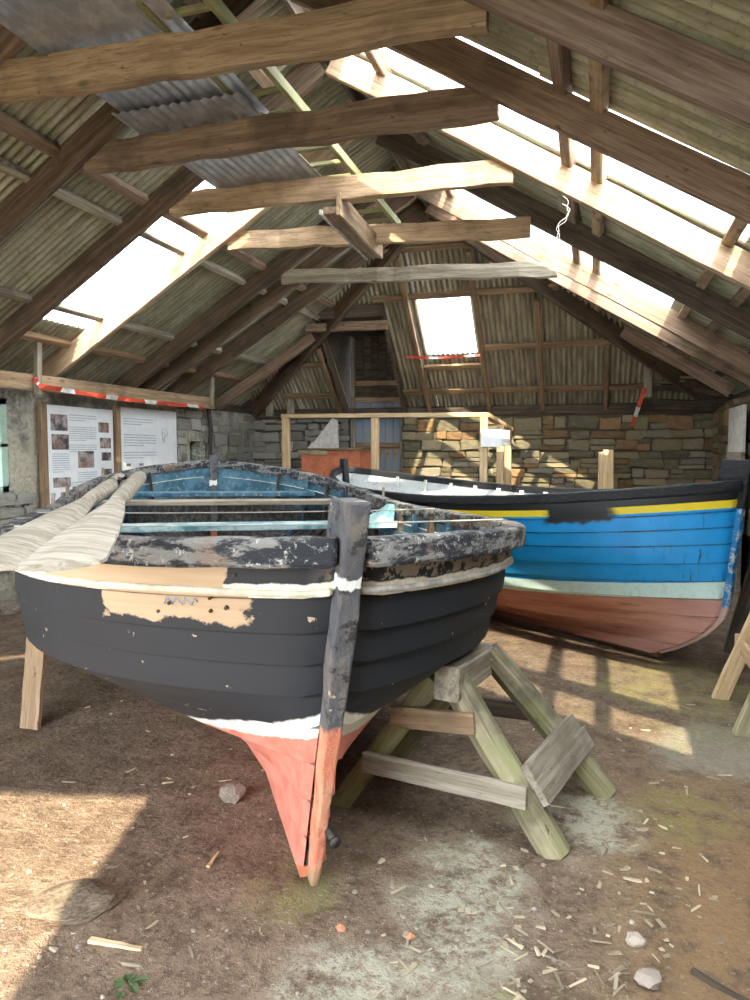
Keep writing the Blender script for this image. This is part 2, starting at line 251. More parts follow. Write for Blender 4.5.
# ------------------------------------------------------------------ object helpers
def link(o): COL.objects.link(o); return o
def thing(name, label, cat, loc=(0,0,0), group=None):
    o = link(bpy.data.objects.new(name, None)); o.location = loc; o.empty_display_size = .1; o['label'] = label; o['category'] = cat
    if group: o['group'] = group
    return o
def struct(name, verts=None, faces=None, mat=None):
    if verts is None: o = link(bpy.data.objects.new(name, None))
    else: o = mesh_obj(name, verts, faces, mat)
    o['kind'] = 'structure'; return o
def ploc(parent):
    p = Vector((0,0,0))
    while parent is not None: p = p + parent.location; parent = parent.parent
    return p
def mesh_obj(name, verts, faces, mat, parent=None, origin=None, smooth=False, uvs=None, mats=None, fm=None, base=False):
    vs = [Vector(v) for v in verts]
    if origin is None:
        lo = Vector([min(v[i] for v in vs) for i in range(3)]); hi = Vector([max(v[i] for v in vs) for i in range(3)]); origin = (lo+hi)/2
        if base: origin.z = lo.z
    origin = Vector(origin)
    me = bpy.data.meshes.new(name); me.from_pydata([v-origin for v in vs], [], faces)
    for m_ in (mats or [mat]): me.materials.append(MAT[m_] if isinstance(m_, str) else m_)
    if fm: me.polygons.foreach_set('material_index', fm)
    if uvs:
        ul = me.uv_layers.new(name='UVMap')
        for lp in me.loops: ul.data[lp.index].uv = uvs[lp.vertex_index]
    if smooth == 'angle': me.polygons.foreach_set('use_smooth', [True]*len(me.polygons)); me.set_sharp_from_angle(angle=.55)
    elif smooth: me.polygons.foreach_set('use_smooth', [True]*len(me.polygons))
    me.validate(); me.update()
    o = link(bpy.data.objects.new(name, me)); o.location = origin - ploc(parent); o.parent = parent
    return o
def tag(o, label, cat, group=None):
    o['label'] = label; o['category'] = cat
    if group: o['group'] = group
    return o
def beam(name, p0, p1, w, h, mat, parent=None, upv=(0,0,1), rough=.0, seg=5, ch=.12, bow=0.0, taper=1.0, roll=0.0):
    """timber of section w (sideways) x h (along up) whose grain runs along its own X"""
    p0, p1 = Vector(p0), Vector(p1); L = (p1-p0).length; x = (p1-p0)/L; u = Vector(upv); y = u.cross(x).normalized(); z = x.cross(y)
    if roll: q = Matrix.Rotation(roll, 3, x); y = q @ y; z = q @ z
    c = min(w, h)*ch
    prof = [(-w/2+c,-h/2),(w/2-c,-h/2),(w/2,-h/2+c),(w/2,h/2-c),(w/2-c,h/2),(-w/2+c,h/2),(-w/2,h/2-c),(-w/2,-h/2+c)]
    vs, fs = [], []
    for i in range(seg+1):
        f = i/seg; k = 1+(taper-1)*f; dy = (random.random()-.5)*rough; dz = (random.random()-.5)*rough + bow*4*f*(1-f)
        for (a, b) in prof:
            vs.append((-L/2+L*f, a*k+dy+(random.random()-.5)*rough*.5, b*k+dz+(random.random()-.5)*rough*.5))
    for i in range(seg):
        for j in range(8): fs.append((i*8+j, i*8+(j+1)%8, (i+1)*8+(j+1)%8, (i+1)*8+j))
    fs.append(tuple(range(7,-1,-1))); fs.append(tuple(seg*8+j for j in range(8)))
    me = bpy.data.meshes.new(name); me.from_pydata(vs, [], fs); me.materials.append(MAT[mat]); me.update()
    o = link(bpy.data.objects.new(name, me)); R = Matrix((x, y, z)).transposed().to_4x4(); R.translation = (p0+p1)/2 - ploc(parent)
    o.matrix_local = R; o.parent = parent; o.matrix_local = R
    return o
def tube(name, pts, r, mat, parent=None, n=8, radii=None, cap=True, base=False):
    pts = [Vector(p) for p in pts]; vs, fs = [], []
    for i, p in enumerate(pts):
        d = (pts[min(i+1, len(pts)-1)]-pts[max(i-1, 0)]).normalized(); a = d.orthogonal().normalized() if i == 0 else (a_-d*a_.dot(d)).normalized(); a_ = a; b = d.cross(a)
        rr = radii[i] if radii else r
        for k in range(n): vs.append(p+(a*math.cos(2*math.pi*k/n)+b*math.sin(2*math.pi*k/n))*rr)
    for i in range(len(pts)-1):
        for k in range(n): fs.append((i*n+k, i*n+(k+1)%n, (i+1)*n+(k+1)%n, (i+1)*n+k))
    if cap: fs.append(tuple(range(n-1,-1,-1))); fs.append(tuple((len(pts)-1)*n+k for k in range(n)))
    return mesh_obj(name, vs, fs, mat, parent, smooth=True, base=base)
def boxv(x0,x1,y0,y1,z0,z1): 
    return [(x0,y0,z0),(x1,y0,z0),(x1,y1,z0),(x0,y1,z0),(x0,y0,z1),(x1,y0,z1),(x1,y1,z1),(x0,y1,z1)]
BF = [(0,3,2,1),(4,5,6,7),(0,1,5,4),(1,2,6,5),(2,3,7,6),(3,0,4,7)]
def boxes(lst):
    vs, fs = [], []
    for b in lst:
        k = len(vs); vs += boxv(*b); fs += [tuple(i+k for i in f) for f in BF]
    return vs, fs
# ------------------------------------------------------------------ shell
XL, XR_, YE, YF = -5.6, 1.6, 11.0, -1.2
RX, RZ, SL = -2.0, 4.35, .61           # ridge of the rafters' lower edges
HZ, HS = 2.12, .94                     # end hip slope
def zr(x): return RZ - SL*abs(x-RX)
def hz(y): return HZ + HS*(YE-y)
YR = YE-(RZ-HZ)/HS                     # ridge end
# floor: trodden earth, gently uneven
vs, fs = [], []; NX, NY = 120, 190; x0, x1, y0, y1 = -6.1, 2.1, -1.7, 11.4
def gz(x, y):
    d = mnoise.noise(Vector((x*1.1, y*1.1, 0)))*.02 + mnoise.noise(Vector((x*4, y*4, 3)))*.008 + mnoise.noise(Vector((x*11, y*11, 8)))*.004
    d += .03*max(0, 1-((x+3.0)**2+(y-4.6)**2)/2.2)
    return d-.012
for j in range(NY+1):
    for i in range(NX+1):
        x = x0+(x1-x0)*i/NX; y = y0+(y1-y0)*j/NY; vs.append((x, y, gz(x, y)))
for j in range(NY):
    for i in range(NX): k = j*(NX+1)+i; fs.append((k, k+1, k+NX+2, k+NX+1))
floor = mesh_obj('floor', vs, fs, 'earth', origin=(0,0,0), smooth=True); floor['kind'] = 'structure'
g = mesh_obj('ground', [(-60,-60,-.12),(60,-60,-.12),(60,60,-.12),(-60,60,-.12)], [(0,1,2,3)], 'grass', origin=(0,0,-.12)); g['kind'] = 'structure'
WT = 2.14
vs, fs = boxes([(XL-.6,XL,YF,4.9,-.1,WT),(XL-.6,XL,4.9,5.68,-.1,1.1),(XL-.6,XL,4.9,5.68,2.03,WT),(XL-.6,XL,5.68,8.95,-.1,WT),(XL-.6,XL,8.95,9.4,-.1,1.36),(XL-.6,XL,8.95,9.4,1.66,WT),(XL-.6,XL,9.4,YE+.6,-.1,WT)])
wall_l = mesh_obj('wall_left', vs, fs, 'plaster'); wall_l['kind'] = 'structure'
vs, fs = boxes([(XR_,XR_+.6,YF,YE+.6,-.1,WT)]); wall_r = mesh_obj('wall_right', vs, fs, 'mortar'); wall_r['kind'] = 'structure'
DX0, DX1 = -3.86, -2.96
vs, fs = boxes([(XL,DX0,YE,YE+.6,-.1,2.05),(DX0,DX1,YE,YE+.6,-.1,.85),(DX1,XR_,YE,YE+.6,-.1,2.05)]); wall_e = mesh_obj('wall_end', vs, fs, 'mortar'); wall_e['kind'] = 'structure'
# front gable with its open doorway behind the camera
pts = [(XL-.6,-.1),(-4.6,-.1),(-4.6,2.6),(-.6,3.4),(-.6,-.1),(XR_+.6,-.1),(XR_+.6,2.2),(RX,4.5),(XL-.6,2.2)]
quads = [(0,1,2,8),(2,3,7,8),(3,4,5,6),(3,6,7)]
vs = [(x, YF, z) for x, z in pts]+[(x, YF-.4, z) for x, z in pts]; fs = [tuple(reversed(q)) for q in quads]+[tuple(i+9 for i in q) for q in quads]+[(i,(i+1)%9,(i+1)%9+9,i+9) for i in range(9)]
wf = mesh_obj('wall_front', vs, fs, 'plaster'); wf['kind'] = 'structure'
# stones of the walls
STV = []
for k in range(8):
    bm = bmesh.new(); bmesh.ops.create_cube(bm, size=1); bmesh.ops.bevel(bm, geom=bm.edges[:], offset=.1, segments=1, affect='EDGES', clamp_overlap=True)
    for v in bm.verts: v.co += Vector((random.uniform(-.07,.07), random.uniform(-.07,.07), random.uniform(-.09,.09)))
    me = bpy.data.meshes.new('stone'); bm.to_mesh(me); bm.free(); STV.append(me)
def stone_mesh(mat):
    out = []
    for m_ in STV: c = m_.copy(); c.materials.append(MAT[mat]); out.append(c)
    return out
def lay(parent, place, u0, u1, z0, z1, meshes, hmin, hmax, wmin, wmax, skip=None, rotz=0):
    z = z0; 
    while z < z1-.03:
        h = min(random.uniform(hmin, hmax), z1-z); 
        if z1-z-h < .05: h = z1-z
        u = u0-random.uniform(0, wmin)
        while u < u1:
            wd = random.uniform(wmin, wmax); a, b = max(u, u0), min(u+wd, u1)
            if b-a > .05 and not (skip and skip((a+b)/2, z+h/2)):
                o = bpy.data.objects.new('stone', random.choice(meshes)); COL.objects.link(o); o.parent = parent
                hh = h*random.uniform(.86, 1.0); dz = random.uniform(-.014,.014)
                if h > .13 and random.random() < .4:
                    k_ = random.uniform(.35,.6); o2 = bpy.data.objects.new('stone', random.choice(meshes)); COL.objects.link(o2); o2.parent = parent; p, sc = place((a+b)/2, z+h*k_+h*(1-k_)/2, b-a-.02, h*(1-k_)-.012); o2.location = p-ploc(parent); o2.scale = sc; o2.rotation_euler = (0, random.uniform(-.05,.05), rotz); hh = h*k_; dz = 0
                p, sc = place((a+b)/2, z+hh/2+dz, b-a-.012, hh-.008); o.location = p-ploc(parent); o.scale = sc; o.rotation_euler = (random.uniform(-.05,.05), random.uniform(-.045,.045), rotz+random.uniform(-.05,.05))
            u += wd
        z += h
rs, gs = stone_mesh('rubble_stone'), stone_mesh('grey_stone')
def pe(u, z, a, h): d = random.uniform(.1,.16); return Vector((u, YE+.02-random.uniform(0,.02), z)), (a, d, h)
sk = lambda u, z: DX0-.03 < u < DX1+.03 and z > .85
lay(wall_e, pe, -2.95, XR_, .95, 2.05, rs, .1, .21, .13, .48, sk)
lay(wall_e, pe, XL, -3.87, 1.0, 2.05, gs, .12, .24, .2, .5, sk)
lay(wall_e, pe, XL, XR_, 0, .95, rs, .2, .3, .4, .7, sk)
def pl(u, z, a, h): return Vector((XL-.03, u, z)), (a, .14, h)
lay(wall_l, pl, 8.6, 11, .9, 2.12, gs, .14, .26, .25, .55, lambda u, z: (8.85 < u < 9.5 and 1.3 < z < 1.72) or random.random() < .35, math.pi/2)
lay(wall_l, pl, 4.7, 5.95, .3, 1.08, gs, .12, .22, .2, .45, None, math.pi/2)
def pr(u, z, a, h): return Vector((XR_+.03, u, z)), (a, .14, h)
lay(wall_r, pr, 7.4, 11, .6, 2.12, rs, .12, .22, .2, .5, None, math.pi/2)
# ------------------------------------------------------------------ roof
roof = struct('ceiling')
RD = .19; RV = RD/math.cos(math.atan(SL))        # rafter depth, vertical depth
sn = Vector((SL, 0, 1)).normalized()             # right-slope normal
def rafter(y, side, x_in, x_out, mat, w=.06, dy_out=0.0, zo=0.0):
    s = 1 if side == 'R' else -1
    xa, xb = RX+s*x_in, RX+s*x_out; nrm = Vector((s*SL,0,1)).normalized()
    p0 = Vector((xa, y, zr(xa)+zo))+nrm*RD/2; p1 = Vector((xb, y+dy_out, zr(xb)+zo))+nrm*RD/2
    return beam('rafter', p0, p1, w, RD, mat, roof, upv=nrm, rough=.012, seg=7, ch=.08)
HALF = 3.62
for y in (-.7, .3, 1.3, 2.3): rafter(y, 'L', .0, HALF, 'rafter_wood'); rafter(y, 'R', .0, HALF, 'rafter_wood')
for y, ml, mr, yr in ((3.25,'rafter_wood','rafter_pink',3.22),(4.2,'rafter_dark','rafter_wood',4.15),(5.2,'rafter_dark','rafter_pale',5.2),(6.15,'rafter_pale','dark_wood',6.45),(7.42,'rafter_dark',None,0),(7.93,'rafter_dark','rafter_wood',7.8),(8.55,'rafter_dark','rafter_wood',8.45)):
    rafter(y, 'L', .0 if y < 8.6 else .2, HALF, ml)
    if mr: rafter(yr, 'R', .0, HALF, mr)
# hip rafters and jacks
apex = Vector((RX, YR, RZ+.15)); 
beam('hip_rafter', (XL+.0, YE-.0, 2.22), apex+Vector((-.02,0,0)), .08, .3, 'rafter_dark', roof, rough=.012)
beam('hip_rafter', (XR_-.0, YE-.0, 2.22), apex+Vector((.02,0,0)), .08, .3, 'rafter_dark', roof, rough=.012)
beam('jack_rafter', (XL+.02, 9.7, 2.2), (-4.02, 9.86, 3.2), .07, .16, 'rafter_wood', roof, rough=.012)
beam('jack_rafter', (XR_-.02, 9.7, 2.25), (.3, 9.75, 3.05), .07, .16, 'rafter_wood', roof, rough=.012)
beam('ridge_board', (RX, YF, RZ+.16), (RX, YR, RZ+.16), .03, .14, 'dark_wood', roof, seg=10)
# collar beams
for (p0, p1, hgt, mt, dz) in (((-3.5,3.31,3.56),(-.5,3.31,3.49),.2,'collar_wood',.03),((-3.42,4.26,3.53),(-.57,4.22,3.51),.19,'rafter_wood',.02),((-3.4,5.26,3.55),(-.6,5.26,3.49),.17,'collar_wood',.01),((-3.4,6.22,3.52),(-.58,6.38,3.43),.165,'collar_wood',.01),((-3.42,7.48,3.47),(-.4,7.42,3.32),.145,'grey_wood',.0)):
    beam('collar_beam', p0, p1, .075, hgt, mt, roof, rough=.022, seg=16, ch=.06)
for y in (2.36, 1.36, .36): beam('collar_beam', (-3.4,y,3.52), (-.6,y,3.52), .075, .18, 'collar_wood', roof, rough=.02)
# purlins above the rafters
PZ = RV - .01
def purlin(x, y0, y1, w, h, mat, emb=.03, dz=0):
    s = 1 if x > RX else -1; nrm = Vector((s*SL,0,1)).normalized(); z = zr(x)+RV
    beam('purlin', Vector((x,y0,z))+nrm*(h/2-emb), Vector((x,y1,z))+nrm*(h/2-emb+dz), w, h, mat, roof, upv=nrm, rough=.012, seg=10)
def hip_lim(x): return YE-(zr(x)-HZ)/HS-.12
for x, mt in ((-2.45,'rafter_wood'),(-3.62,'rafter_wood'),(-3.87,'grey_wood'),(-4.82,'grey_wood'),(-5.22,'batten_wood')): purlin(x, YF+.05, hip_lim(x), .085 if x > -3.7 else .065, .075, mt, .035)
for x, mt in ((-1.55,'rafter_wood'),(-.22,'rafter_wood'),(-.02,'collar_wood'),(.8,'collar_wood'),(1.06,'rafter_wood'),(1.45,'dark_wood')): purlin(x, YF+.05, hip_lim(x), .085, .075, mt, .035)
# wall plates
beam('wall_plate', (XL-.12, YF, 2.13), (XL-.12, YE, 2.13), .16, .09, 'dark_wood', roof, seg=10); beam('wall_plate', (XR_+.12, YF, 2.13), (XR_+.12, YE, 2.13), .16, .09, 'dark_wood', roof, seg=10)
beam('wall_plate', (XL-.2, YE+.12, 2.13), (XR_+.2, YE+.12, 2.13), .2, .17, 'dark_wood', roof, seg=10)
for x in (XL-.24, XR_+.24): mesh_obj('eave_board', boxv(x-.02, x+.02, YF, YE+.3, 2.08, 2.45), BF, 'dark_wood', roof)
for x0_, x1_ in ((XL-.6, XL+.04), (XR_-.04, XR_+.6)): mesh_obj('corner_block', boxv(x0_, x1_, YE-.04, YE+.5, 2.06, 2.5), BF, 'dark_wood', roof)
# corrugated sheets
PITCH = .073
def corr(name, P, nrm, u0, u1, v0, v1, mat, amp=.017, nv=5, parent=roof, sag=.006, ph=0.0, tag_=True):
    """P(u,v) plane point; v0,v1 may be functions of u; waves run along u"""
    f0 = v0 if callable(v0) else (lambda u: v0); f1 = v1 if callable(v1) else (lambda u: v1)
    nu = max(6, int((u1-u0)/PITCH*8)); vs, fs, uv = [], [], []
    for i in range(nu+1):
        u = u0+(u1-u0)*i/nu; a, b = f0(u), f1(u)
        for j in range(nv+1):
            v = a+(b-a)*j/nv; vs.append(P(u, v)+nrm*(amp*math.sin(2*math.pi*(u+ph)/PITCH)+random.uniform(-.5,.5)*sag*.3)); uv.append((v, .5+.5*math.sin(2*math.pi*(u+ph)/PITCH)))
    for i in range(nu):
        for j in range(nv): k = i*(nv+1)+j; fs.append((k, k+1, k+nv+2, k+nv+1))
    return mesh_obj(name, vs, fs, mat, parent, smooth=True, uvs=uv)
SHV = RV+.062
def Pmain(s):
    return lambda u, v: Vector((RX+s*v, u, zr(RX+s*v)+SHV))
def hipv(u):    # inner v limit on main slopes beyond the ridge end:  at given y the slope starts where hip line is
    return max(-.02, (u-YR)/(YE-YR)*3.6-.16)
bays = [-1.3,-.35,.6,1.38,2.3,3.22,4.22,5.2,5.5,6.18,6.95,7.7,8.55,9.4,10.2,11.15]
def laid(s, y0, y1, va, vb, mat='cement_sheet', name='corrugated_sheet', lift=0.0):
    nrm = Vector((s*SL,0,1)).normalized(); P0 = Pmain(s); P = lambda u, v: P0(u, v)+nrm*lift
    if y1 > YR:
        f0 = lambda u: max(va, hipv(u)); f1 = lambda u: max(vb, hipv(u)+.001)
        if hipv(y0) > vb: return
    else: f0, f1 = va, vb
    corr(name, P, nrm, y0, y1+.04, f0, f1, mat)
for k in range(len(bays)-1):
    y0, y1 = bays[k], bays[k+1]
    # left slope
    if (y0, y1) == (5.5, 6.18): laid(-1, y0, y1, .98, 3.12, 'clear_sheet', 'skylight_sheet'); laid(-1, y0, y1, -.02, 1.0); laid(-1, y0, y1, 3.05, 3.95)
    elif y0 == -.35 or y0 == -1.3: laid(-1, y0, y1, -.02, 1.78, lift=.012); laid(-1, y0, y1, 1.66, 3.95)
    else: laid(-1, y0, y1, -.02, 1.78, lift=.012); laid(-1, y0, y1, 1.66, 3.95)
    # right slope
    if y0 == 4.22: laid(1, y0, y1, .12, 2.95, 'clear_sheet', 'skylight_sheet'); laid(1, y0, y1, 2.9, 3.95)
    elif y0 in (6.95, 7.7): laid(1, y0, y1, .35, 2.72, 'clear_sheet', 'skylight_sheet'); laid(1, y0, y1, -.02, .38); laid(1, y0, y1, 2.7, 3.95)
    elif y0 in (.6, 1.38): laid(1, y0, y1, -.02, 1.5, lift=.012); laid(1, y0, y1, 1.5, 3.5, 'clear_sheet', 'skylight_sheet'); laid(1, y0, y1, 3.45, 3.95)
    else: laid(1, y0, y1, -.02, 1.78, lift=.012); laid(1, y0, y1, 1.66, 3.95)
for s in (-1, 1):
    nrm = Vector((s*SL,0,1)); mesh_obj('ridge_cap', [Vector((RX, YF-.1, RZ+SHV+.05)), Vector((RX, YR+.1, RZ+SHV+.05)), Vector((RX+s*.2, YR+.1, RZ+SHV-.09)), Vector((RX+s*.2, YF-.1, RZ+SHV-.09))], [(0,1,2,3)], 'metal_sheet', roof)
# end hip: u = x, v = height along slope (0 at eave, in metres of y)
hn = Vector((0, HS, 1)).normalized(); HO = .18
Ph = lambda u, v: Vector((u, YE-v, hz(YE-v)+HO))
def hv1(u): return max(.02, min((YE-YR)*(1-abs(u-RX)/3.62)+.12, YE-YR+.05))
wx0, wx1 = -2.40, -1.67; wv0, wv1 = .66, 1.45
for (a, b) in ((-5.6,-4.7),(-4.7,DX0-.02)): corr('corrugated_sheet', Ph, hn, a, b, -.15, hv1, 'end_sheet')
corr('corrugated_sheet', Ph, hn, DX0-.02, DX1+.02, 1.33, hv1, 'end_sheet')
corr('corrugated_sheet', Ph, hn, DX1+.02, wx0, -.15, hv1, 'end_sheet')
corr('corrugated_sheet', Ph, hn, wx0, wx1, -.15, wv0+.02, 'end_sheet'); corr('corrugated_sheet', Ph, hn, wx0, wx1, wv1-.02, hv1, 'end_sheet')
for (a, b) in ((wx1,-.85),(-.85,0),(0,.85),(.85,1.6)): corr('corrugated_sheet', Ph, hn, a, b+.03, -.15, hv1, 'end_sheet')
win = corr('window_2', Ph, hn, wx0-.02, wx1+.02, wv0, wv1, 'clear_sheet', parent=None); win['kind'] = 'structure'; win['label'] = 'clear corrugated sheet let into the sloping end roof'
def hipbeam(name, x0, v0, x1, v1, w, d, mat, off=.0):
    p0 = Vector((x0, YE-v0, hz(YE-v0)))+hn*(d/2+off); p1 = Vector((x1, YE-v1, hz(YE-v1)))+hn*(d/2+off)
    return beam(name, p0, p1, w, d, mat, roof, upv=hn, rough=.008)
for x, v0, v1 in ((-4.02,.0,.98),(-2.52,.0,2.0),(-1.58,.0,2.0),(-.78,.0,1.42),(.12,.0,.85)): hipbeam('stud', x, v0, x, v1, .07, .07, 'batten_wood')
for xa, xb, v in ((-4.9,DX0-.05,.26),(DX1+.05,.85,.27),(-4.4,DX0-.05,.72),(-1.6,.3,.86),(-2.55,-1.55,.62),(-3.0,-.5,1.53),(-2.9,-1.0,2.05)): hipbeam('batten', xa, v, xb, v, .085, .05, 'batten_wood', .05)
# dormer over the end door
beam('dormer_beam', (-4.1, 9.78, 3.32), (-2.85, 9.78, 3.3), .09, .13, 'rafter_wood', roof, rough=.02)
mesh_obj('dormer_roof', boxv(DX0-.08, DX1+.08, 9.62, YE+.5, 3.4, 3.62), BF, 'dark_wood', roof)
for x in (DX0-.05, DX1+.05):
    mesh_obj('dormer_cheek', [(x-.02,9.7,3.4),(x-.02,YE+.5,3.4),(x-.02,YE+.5,2.0),(x-.02,YE,2.0),(x+.02,9.7,3.4),(x+.02,YE+.5,3.4),(x+.02,YE+.5,2.0),(x+.02,YE,2.0)], [(0,1,2,3),(7,6,5,4),(0,4,5,1),(1,5,6,2),(2,6,7,3),(3,7,4,0)], 'dark_wood', roof)
# dark lintel timbers and slates at the right end of the wall head
beam('lintel_beam', (.55, YE-.1, 2.18), (XR_+.1, YE-.14, 2.14), .16, .15, 'dark_wood', roof, rough=.03); beam('lintel_beam', (.75, YE-.2, 2.42), (XR_+.05, YE-.25, 2.3), .1, .09, 'dark_wood', roof, rough=.03)
beam('hanging_post', atY(648,343,10.6), atY(648,397,10.6), .11, .09, 'grey_wood', roof, upv=(0,1,0))
for i, (u, v) in enumerate(((668,382),(680,378))):
    p = atY(u, v, 10.75); mesh_obj('slate', boxv(p.x-.2, p.x+.2, p.y-.15, p.y+.15, p.z-.02, p.z+.01), BF, 'green_wood', roof)
for u in (270, 291): beam('stud', atY(u,388,10.93), atY(u,416,10.93), .13, .05, 'grey_wood', roof, upv=(0,1,0))
dp = tube('drainpipe', [atX(208,404,XL+.1), atX(211,430,XL+.1), atX(209,462,XL+.1), Vector((XL+.1, 9.5, 0))], .035, 'iron'); tag(dp, 'dark drainpipe running down the left wall past the display boards', 'pipe')
# left longitudinal tie with its two hangers
tie = thing('tie_rail', 'long squared timber rail slung under the left rafters on two hangers', 'rail', (-5.3, 7.0, 2.16))
beam('rail', (-5.3, 4.3, 2.17), (-5.3, 9.14, 2.2), .06, .16, 'collar_wood', tie, rough=.01, seg=8)
beam('hanger', atX(38,316,-5.24), atX(38,394,-5.24), .07, .045, 'grey_wood', tie, upv=(1,0,0)); beam('hanger', atX(212,350,-5.26), atX(212,405,-5.26), .07, .045, 'grey_wood', tie, upv=(1,0,0))
# ------------------------------------------------------------------ left window, niche
w1 = struct('window_1')
for (a, b, c, d) in ((4.9,5.68,1.1,1.16),(4.9,5.68,1.97,2.03),(4.9,4.96,1.1,2.03),(5.6,5.68,1.1,2.03),(5.27,5.31,1.1,2.03),(4.9,5.68,1.55,1.585)): mesh_obj('window_frame', boxv(XL-.08, XL-.01, a, b, c, d), BF, 'window_green', w1)
mesh_obj('window_pane', boxv(XL-.05, XL-.045, 4.9, 5.68, 1.1, 2.03), BF, 'window_glass', w1)
w3 = struct('window_3')
for (a, b, c, d) in ((8.95,9.4,1.36,1.39),(8.95,9.4,1.63,1.66),(8.95,8.99,1.36,1.66),(9.36,9.4,1.36,1.66),(9.15,9.18,1.36,1.66)): mesh_obj('window_frame', boxv(XL-.3, XL-.25, a, b, c, d), BF, 'window_green', w3)
mesh_obj('window_pane', boxv(XL-.28, XL-.275, 8.95, 9.4, 1.36, 1.66), BF, 'window_glass', w3)
# ------------------------------------------------------------------ end door, platform and railing
d1 = struct('door_1')
nb = 6
for i in range(nb):
    a = DX0+.06+(DX1-DX0-.12)*i/nb; b = DX0+.06+(DX1-DX0-.12)*(i+1)/nb-.008; mesh_obj('plank', boxv(a, b, YE+.16, YE+.19, 2.35, 3.42), BF, 'dark_wood', d1); mesh_obj('plank', boxv(a, b, YE+.13, YE+.16, .85, 2.35), BF, 'painted_planks', d1)
mesh_obj('door_back', boxv(DX0, DX1, YE+.2, YE+.22, .85, 3.42), BF, 'dark_wood', d1)
for x in (DX0+.03, DX1-.03): beam('jamb', (x, YE+.1, .85), (x, YE+.1, 3.35), .07, .09, 'grey_wood', d1, upv=(0,1,0))
for z in (2.35, 2.12, 1.62, 2.62): beam('rail', (DX0+.05, YE+.1, z), (DX1-.05, YE+.1, z-.01), .04, .08, 'batten_wood', d1)
PZ_ = .88
pf = thing('platform', 'raised plank platform under the end door behind the boats', 'platform', (-3.2, 10.2, 0))
for i in range(9):
    y0 = 9.4+.165*i; mesh_obj('deck_board', boxv(-5.2, -1.2, y0, y0+.157, PZ_-.035, PZ_), BF, 'grey_wood', pf)
for x in (-5.1, -4.2, -3.2, -2.2, -1.3):
    mesh_obj('joist', boxv(x-.03, x+.03, 9.42, 10.85, PZ_-.15, PZ_-.035), BF, 'grey_wood', pf)
    for y in (9.48, 10.75): mesh_obj('leg', boxv(x-.05, x+.05, y-.05, y+.05, -.03, PZ_-.15), BF, 'grey_wood', pf)
rl = thing('railing', 'new pine railing round the platform below the end door', 'railing', (-2.9, 9.6, PZ_))
for x in (-4.36, -2.99): beam('post', (x, 9.6, PZ_-.0), (x, 9.6, 2.0), .11, .07, 'pine', rl, upv=(0,1,0))
beam('post', (-1.45, 9.6, PZ_), (-1.45, 9.6, 2.0), .1, .08, 'pine', rl, upv=(0,1,0)); beam('post', (-1.27, 9.95, PZ_), (-1.27, 9.95, 1.88), .1, .07, 'pine', rl, upv=(0,1,0)); 
beam('post', (-1.26, 10.75, PZ_), (-1.26, 10.75, 1.84), .1, .1, 'pine', rl, upv=(0,1,0))
beam('top_rail', (-4.42, 9.6, 2.025), (-1.4, 9.6, 2.0), .1, .06, 'pine', rl); beam('top_rail', (-1.43, 9.6, 2.0), (-1.24, 10.8, 1.84), .1, .06, 'pine', rl)
np_ = thing('notice', 'blank white paper notice pinned to the corner of the pine railing', 'notice', (-1.4, 9.55, 1.67))
mesh_obj('sheet', boxv(-1.48, -1.2, 9.535, 9.545, 1.57, 1.8), BF, 'paper', np_); mesh_obj('backing', boxv(-1.2, -1.1, 9.55, 9.57, 1.58, 1.79), BF, 'silver_wood', np_)
bx = thing('red_box', 'orange-red wooden chest with plank lid on the raised platform', 'chest', (-3.72, 10.05, PZ_))
mesh_obj('body', boxv(-4.18, -3.26, 9.75, 10.35, PZ_, 1.52), BF, 'orange_red', bx); beam('lid', (-4.25, 10.03, 1.535), (-3.2, 10.03, 1.545), .68, .03, 'batten_wood', bx)
beam('batten', (-4.22, 9.72, 1.5), (-3.75, 9.72, 1.49), .025, .06, 'mossy_wood', bx)
sl_ = mesh_obj('stone_slab', [Vector(p) for p in ((-4.28,10.2,1.56),(-3.78,10.2,1.56),(-3.82,10.28,1.98),(-3.9,10.29,2.02),(-4.15,10.22,1.68),(-4.28,10.27,1.56),(-3.78,10.27,1.56),(-3.82,10.34,1.98),(-3.9,10.35,2.02),(-4.15,10.29,1.68))], [(0,1,2,3,4),(9,8,7,6,5),(0,5,6,1),(1,6,7,2),(2,7,8,3),(3,8,9,4),(4,9,5,0)], 'white_board', base=True)
tag(sl_, 'pale triangular slab standing on the lid of the red chest', 'slab')
lp = thing('wooden_post', 'short sunlit pine post standing alone before the rubble end wall', 'post', (.13, 9.7, 0))
beam('upright', (.08, 9.7, -.02), (.08, 9.7, 1.5), .1, .07, 'pine', lp, upv=(0,1,0)); beam('face_board', (.16, 9.66, .9), (.15, 9.66, 1.53), .13, .03, 'pine', lp, upv=(0,1,0))
